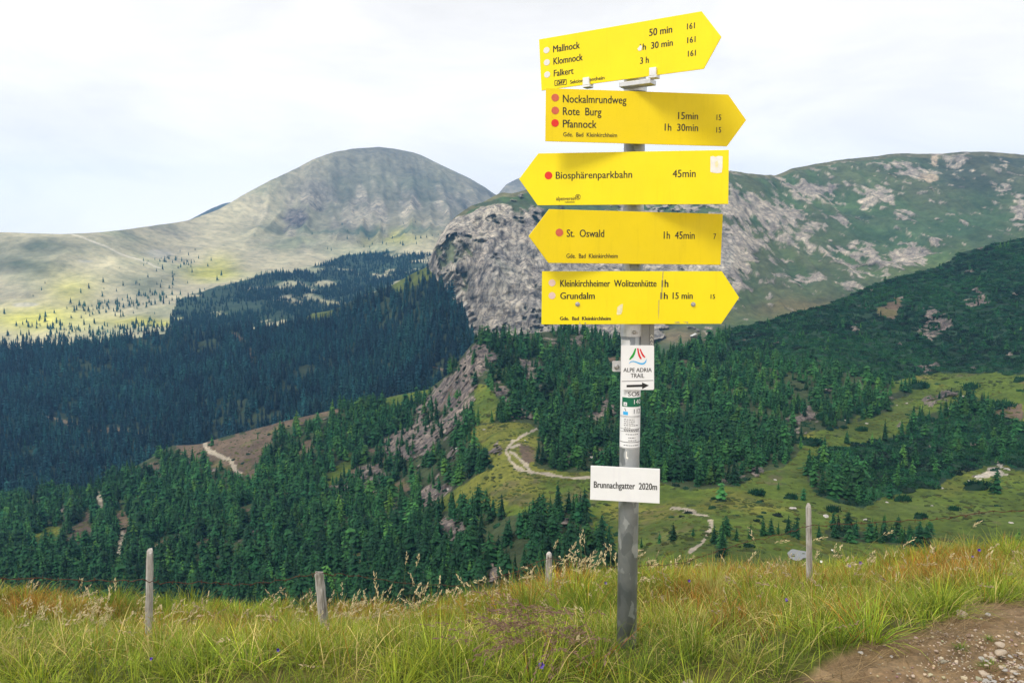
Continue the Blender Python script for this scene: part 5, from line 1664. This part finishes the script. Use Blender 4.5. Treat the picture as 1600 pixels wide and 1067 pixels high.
# dead blades and roots lying along the broken edge of the turf
x = rng.uniform(.2, 3.2, 60000); y = rng.uniform(2.2, 4.6, 60000)
dmk = dirt_mask(x, y)
edge = dmk & (~dirt_mask(x - .10, y + .10) | ~dirt_mask(x, y + .14) | ~dirt_mask(x - .16, y))
kp = (edge & (rng.random(len(x)) < .30)) | (dmk & (rng.random(len(x)) < .02))
x, y = x[kp], y[kp]; N = len(x)
base = np.stack([x, y, ground(x, y) - .012], -1)
j = rng.uniform(.5, 1.2, N)[:, None]
dead = np.array([.34, .24, .12])
V, Fc, C, _ = blades(base, rng.normal(-1.0, 1.1, N), rng.uniform(.05, .18, N), np.full(N, .0021) * rng.uniform(.6, 1.5, N), rng.uniform(1.0, 1.55, N), rng.normal(.15, .5, N), dead * j * .8, dead * j * 1.2, 4)
add_blades(V, Fc, C)

# flowering stems with seed heads
def plumes(base, head, L, lean, curl, hl, col_s, col_h, nsp=9, hw=.012, seg=6, swd=.0016):
    N = len(base)
    V, Fc, C, pts = blades(base, head, L, np.full(N, swd) * (1 + .12 * base[:, 1]), lean, curl, col_s * .8, col_s, seg)
    add_blades(V, Fc, C)
    P = np.stack(pts, 1)                              # N, seg+1, 3
    for k in range(nsp):
        f = 1 - hl * (k + .5) / nsp * rng.uniform(.8, 1.1, N)
        q = np.clip(f * seg, 0, seg - 1e-4)
        i = q.astype(int); fr = (q - i)[:, None]
        A = P[np.arange(N), i]; Bq = P[np.arange(N), i + 1]
        c = A + (Bq - A) * fr
        d = Bq - A; d /= np.linalg.norm(d, axis=1, keepdims=True)
        rv = rng.normal(0, 1, (N, 3)); s = np.cross(d, rv); s /= np.linalg.norm(s, axis=1, keepdims=True)
        ln = hw * rng.uniform(.9, 2.0, N)[:, None]
        tip = c + d * ln * 1.2 + s * ln * .55
        mid = c + d * ln * .55 + s * ln * .45
        n2_ = np.cross(d, s)
        wq = hw * .26 * (1 + .05 * base[:, 1:2])
        Vv = np.stack([c, mid - n2_ * wq, tip, mid + n2_ * wq], 1).reshape(-1, 3)
        F_ = (np.array([[0, 1, 2], [0, 2, 3]])[None] + (np.arange(N) * 4)[:, None, None]).reshape(-1, 3)
        jj = rng.uniform(.75, 1.25, (N, 1))
        add_blades(Vv, F_, np.repeat(col_h * jj, 4, 0))
def plume_at(px, py, D, lift=0.0):
    P = at(px, py, D)
    return np.stack([P[:, 0], P[:, 1], ground(P[:, 0], P[:, 1])], -1)
HEAD = np.array([.68, .57, .34]); HEADB = np.array([.34, .24, .16]); STEM = np.array([.34, .30, .11])
# along the crest
N = 500
px = np.concatenate([rng.uniform(-80, 1680, 160), rng.normal(600, 95, 170), rng.normal(910, 60, 90), rng.normal(140, 75, 80)])
D = rng.uniform(6.3, 8.6, N)
b0 = plume_at(px, np.full(N, 940.), D)
tone = rng.random((N, 1))
plumes(b0, rng.normal(0.2, 1.2, N), np.clip(rng.normal(.35, .11, N), .16, .66), np.abs(rng.normal(.12, .14, N)), rng.uniform(.3, 1.9, N), .28, STEM * np.ones((N, 1)), HEAD * (1 - tone * .25) + HEADB * tone * .25, 10, .017, 6, .0022)
# scattered through the meadow
N = 380
x, y = sample_xy(N, 2.6, 7.0, .8)
ok = ~dirt_mask(x, y); x, y = x[ok], y[ok]; N = len(x)
b0 = np.stack([x, y, ground(x, y)], -1)
tone = rng.random((N, 1))
plumes(b0, rng.uniform(0, 6.28, N), rng.uniform(.2, .38, N), np.abs(rng.normal(.2, .2, N)), rng.uniform(.4, 2.0, N), .25, STEM * np.ones((N, 1)), HEAD * (1 - tone) + HEADB * tone, 8, .010)
# brown nodding panicles left of the pole
N = 110
px = rng.normal(880, 45, N); D = rng.uniform(2.75, 3.3, N)
b0 = plume_at(px, np.full(N, 1000.), D)
plumes(b0, rng.normal(3.6, .7, N), rng.uniform(.22, .38, N), rng.uniform(.1, .5, N), rng.uniform(1.0, 1.9, N), .42, np.array([.26, .2, .09]) * np.ones((N, 1)), np.array([.27, .17, .12]) * np.ones((N, 1)), 14, .010)
# tall single stems
sp = [(903 * .25 + 400, 862, 7.0, .62, .1), (636, 872, 7.0, .6, .25), (175, 902, 6.2, .42, .05), (118, 903, 6.2, .42, .1), (30, 895, 6.0, .5, .6), (12, 893, 6.0, .5, .6), (600, 880, 6.8, .55, 1.7), (670, 884, 6.8, .55, 1.7), (690, 905, 7, .5, 1.8), (710, 905, 7, .5, 1.8), (1150, 880, 6.5, .5, 1.5), (1330, 850, 6.8, .55, 1.5), (1210, 860, 6, .5, 1.3), (1480, 840, 6.5, .5, 1.0), (845, 880, 7, .45, .4), (870, 875, 7, .45, .6)]
b0 = plume_at(np.array([s[0] for s in sp], float), np.full(len(sp), 950.), np.array([s[2] for s in sp]))
plumes(b0, rng.normal(0, .4, len(sp)), np.array([s[3] for s in sp]) + .15, np.full(len(sp), .05), np.array([s[4] for s in sp]), .16, STEM * np.ones((len(sp), 1)), HEAD * .9 * np.ones((len(sp), 1)), 10, .017)
link('meadow_grass', np_mesh('meadow_grass', np.concatenate(GV), np.concatenate(GF), [m_grass], np.concatenate(GC)), label='long green, straw and rust coloured meadow grass with seed heads', kind='stuff', category='grass')

# ------------------------------------------------------------------ flowers
m_violet = simple('violet_petals', (0.16, 0.06, 0.62), .6, var=.15, scale=200)
m_mauve = simple('mauve_petals', (0.30, 0.22, 0.48), .6, var=.15, scale=200)
m_yelf = simple('yellow_petals', (0.80, 0.52, 0.01), .6, var=.1, scale=200)
m_whif = simple('white_petals', (0.78, 0.77, 0.72), .6, var=.05, scale=200)
m_stem = simple('flower_stem', (0.10, 0.15, 0.04), .7)
def flower(px, py, D, rad, mat, label, kind='bell', head=0.0, tilt=1.1):
    P = Vector(at(px, py, D)); g0 = float(ground(P.x, P.y))
    root = empty('bellflower' if kind == 'bell' else 'wildflower', (P.x + .02, P.y, g0), label=label, category='flower')
    rel = P - Vector(root.location)
    b = MB(); b.tube([(0, 0, 0), (rel.x * .3, 0, rel.z * .55), (rel.x * .9, 0, rel.z * 1.02), rel], [.0012, .001, .0009, .0008], 5); b.build('stem', m_stem, root)
    b = MB()
    n = 5 if kind == 'bell' else 8
    q = Matrix.Translation(rel) @ Matrix.Rotation(head, 4, 'Z') @ Matrix.Rotation(tilt, 4, 'X')
    prof = [(.12, 0.0), (.5, .35), (.62, .8), (.8, 1.15), (1.05, 1.45)] if kind == 'bell' else [(.1, 0), (.45, .12), (.8, .2), (1.1, .22)]
    S = 2 * n
    rings = []
    for k, (r_, z_) in enumerate(prof):
        ring = []
        for i in range(S):
            a = 2 * math.pi * i / S
            f = 1.0 if (i % 2 == 0) else (1 - .38 * (k / (len(prof) - 1)) ** 2)
            ring.append(b.bm.verts.new(q @ Vector((r_ * f * rad * math.cos(a), r_ * f * rad * math.sin(a), z_ * rad * (1 if i % 2 == 0 else .96)))))
        rings.append(ring)
    for A, C in zip(rings[:-1], rings[1:]):
        for i in range(S):
            b.bm.faces.new((A[i], A[(i + 1) % S], C[(i + 1) % S], C[i]))
    b.build('petals', mat, root, smooth=True)
flower(843, 1037, 2.62, .0130, m_violet, 'largest violet bellflower, near the bottom edge left of the pole', head=.4, tilt=1.4)
flower(435, 1013, 3.0, .0085, m_violet, 'violet bellflower in the grass below the short leaning fence post', head=.2, tilt=1.5)
flower(239, 1027, 2.9, .0075, m_violet, 'small violet bellflower in the grass straight below the tallest fence post', head=-.5, tilt=1.6)
flower(1228, 934, 4.6, .0135, m_violet, 'drooping violet bellflower in the grass below the slim right fence post', head=.3, tilt=2.4)
flower(1075, 907, 6.3, .0140, m_violet, 'violet bellflower at the crest of the grass just right of the pole', head=.3, tilt=1.2)
flower(945, 911, 6.2, .0140, m_mauve, 'pale mauve flower among the plumes just left of the pole', head=.3, tilt=1.0)
flower(1344, 880, 6.4, .0165, m_mauve, 'mauve flower at the crest of the grass right of the slim fence post', head=-.3, tilt=1.0)
flower(1325, 884, 6.4, .0140, m_mauve, 'smaller mauve flower next to the mauve one right of the slim fence post', head=.5, tilt=1.1)
flower(1528, 859, 6.2, .0140, m_violet, 'violet flower above the rust coloured tussock at the right', head=.1, tilt=1.2)
flower(1518, 869, 6.0, .0100, m_mauve, 'pale flower just over the rust coloured tussock at the right', head=.1, tilt=1.2)
flower(1213, 976, 3.7, .0085, m_mauve, 'greyish blue flower leaning in the grass well below the slim right fence post', head=.1, tilt=.6)
flower(424, 983, 4.4, .0130, m_yelf, 'single yellow flower in the grass near the short leaning fence post', 'daisy', 0, .5)
flower(1283, 877, 6.3, .0110, m_whif, 'small white flower beside the foot of the slim right fence post', 'daisy', 0, .9)
flower(1300, 859, 6.5, .0090, m_whif, 'tiny white flower standing above the grass right of the slim fence post', 'daisy', 0, .9)

# ------------------------------------------------------------------ stones and gravel on the bare path
m_stone = simple('path_stone', (0.44, 0.36, 0.27), 0.9, var=.3, scale=40, bump=.5)
m_stone_g = simple('grey_path_stone', (0.36, 0.34, 0.31), 0.9, var=.3, scale=40, bump=.5)
stone_me = [np_mesh('stone', *make_rock(800 + k, 3, .2), [m_stone if k % 2 else m_stone_g], smooth=True) for k in range(6)]
def stone(px, py, wpx, label, k=0, flat_=.7, group=None):
    p = hit(px, py + wpx * .25)
    r_ = wpx / F * p[1] / 2
    o = link('stone', stone_me[k % 6], None, (p[0], p[1], p[2] + r_ * .15), label=label, category='stone', group=group)
    o.scale = (r_, r_ * .8, r_ * flat_)
    o.rotation_euler = (random.uniform(-.15, .15), random.uniform(-.15, .15), random.uniform(0, 6))
stone(1565, 1015, 21, 'largest pale stone on the bare earth at the right edge of the path', 1)
stone(1563, 1003, 16, 'pale stone resting directly behind the largest one on the path', 3)
stone(1503, 955, 21, 'flat pale stone at the foot of the rust coloured tussock', 5, .45)
stone(1073, 1063, 20, 'pale rounded stone in the grass at the bottom edge right of the pole', 1)
stone(1543, 957, 11, 'small stone at the rear edge of the bare path below the tussock', 0, .5)
stone(1595, 1019, 10, 'stone at the right edge of the photo beside the gravel', 3)
stone(1533, 1026, 11, 'grey stone in front of the two pale stones on the path', 2, .5)
stone(1345, 1017, 9, 'small grey stone under the broken turf edge', 4, .6)
stone(1393, 1024, 7, 'little stone on the brown earth right of the broken turf edge', 0, .6)
stone(1483, 1015, 5, 'tiny pale pebble alone on the middle of the brown earth', 1, .6)
g_ = np.random.default_rng(12)
for k in range(46):
    px = g_.uniform(1535, 1600); py = g_.uniform(1018, 1066)
    stone(px, py, g_.uniform(4, 10), 'small angular stone among the gravel in the lower right corner, one of many alike', k, .65, 'gravel stones in the lower right corner')
n = 4600
gx = rng.uniform(.6, 3.4, n); gy = rng.uniform(1.9, 4.6, n)
gx = np.where(rng.random(n) < .82, rng.normal(1.78, .22, n), gx); gy = np.where(gx > 1.35, np.where(rng.random(n) < .6, rng.normal(2.65, .22, n), gy), gy)
ok = dirt_mask(gx, gy)
gx, gy = gx[ok], gy[ok]
gs = np.exp(rng.normal(-6.0, .65, len(gx)))
gp_ = np.stack([gx, gy, ground(gx, gy) - .028 + .0], -1)
gp_[:, 2] = ground(gx, gy) - .022
GR = [(V, Fc, np.ones(len(V))) for V, Fc in (make_rock(900 + k, 1, .3) for k in range(4))]
gt = np.array([.36, .29, .22]) * rng.uniform(.55, 1.5, (len(gx), 1)) * np.array([1, 1, 1]) + rng.normal(0, .02, (len(gx), 3))
m_gravel = attr_mat('gravel_stone', .9, 0.0, .1)
scatter('gravel', GR, gp_, gs, np.clip(gt, .05, .7), m_gravel, 'loose gravel and pebbles on the bare earth', category='gravel')
# two little tufts growing in the bare earth
def tuft(px, py, n, L_, label):
    p = hit(px, py)
    a = rng.uniform(0, 6.28, n); r_ = rng.random(n) * .02
    base = np.stack([r_ * np.cos(a), r_ * np.sin(a), np.full(n, -.004)], -1)
    j = rng.uniform(.6, 1.3, (n, 1))
    V, Fc, C, _ = blades(base, a, L_ * rng.uniform(.6, 1.2, n), np.full(n, .0022), rng.uniform(.5, 1.3, n), rng.normal(.3, .3, n), GREEN_B * j, GREEN_A * j, 3)
    link('grass_tuft', np_mesh('grass_tuft', V, Fc, [m_grass], C), None, p - np.array([0, 0, .02]), label=label, category='grass tuft')
tuft(1547, 1037, 140, .05, 'green grass tuft on the path in front of the two pale stones')
tuft(1502, 1005, 70, .035, 'small green tuft on the brown earth left of the two pale stones')
tuft(1545, 990, 40, .03, 'faint tuft on the brown earth behind the two pale stones')

# ------------------------------------------------------------------ mountain air
hz = bpy.data.materials.new('mountain_haze'); hz.use_nodes = True
nh = hz.node_tree; nh.nodes.clear()
oh = nh.nodes.new('ShaderNodeOutputMaterial')
vh_ = nh.nodes.new('ShaderNodeVolumePrincipled')
vh_.inputs['Color'].default_value = (0.21, 0.53, 1.0, 1)
vh_.inputs['Density'].default_value = 0.000158
vh_.inputs['Anisotropy'].default_value = 0.15
nh.links.new(vh_.outputs[0], oh.inputs['Volume'])
b = MB(); b.box((0, 1800, -5), (6800, 4200, 860))
b.build('haze', hz, kind='stuff', label='pale blue mountain haze', category='haze')
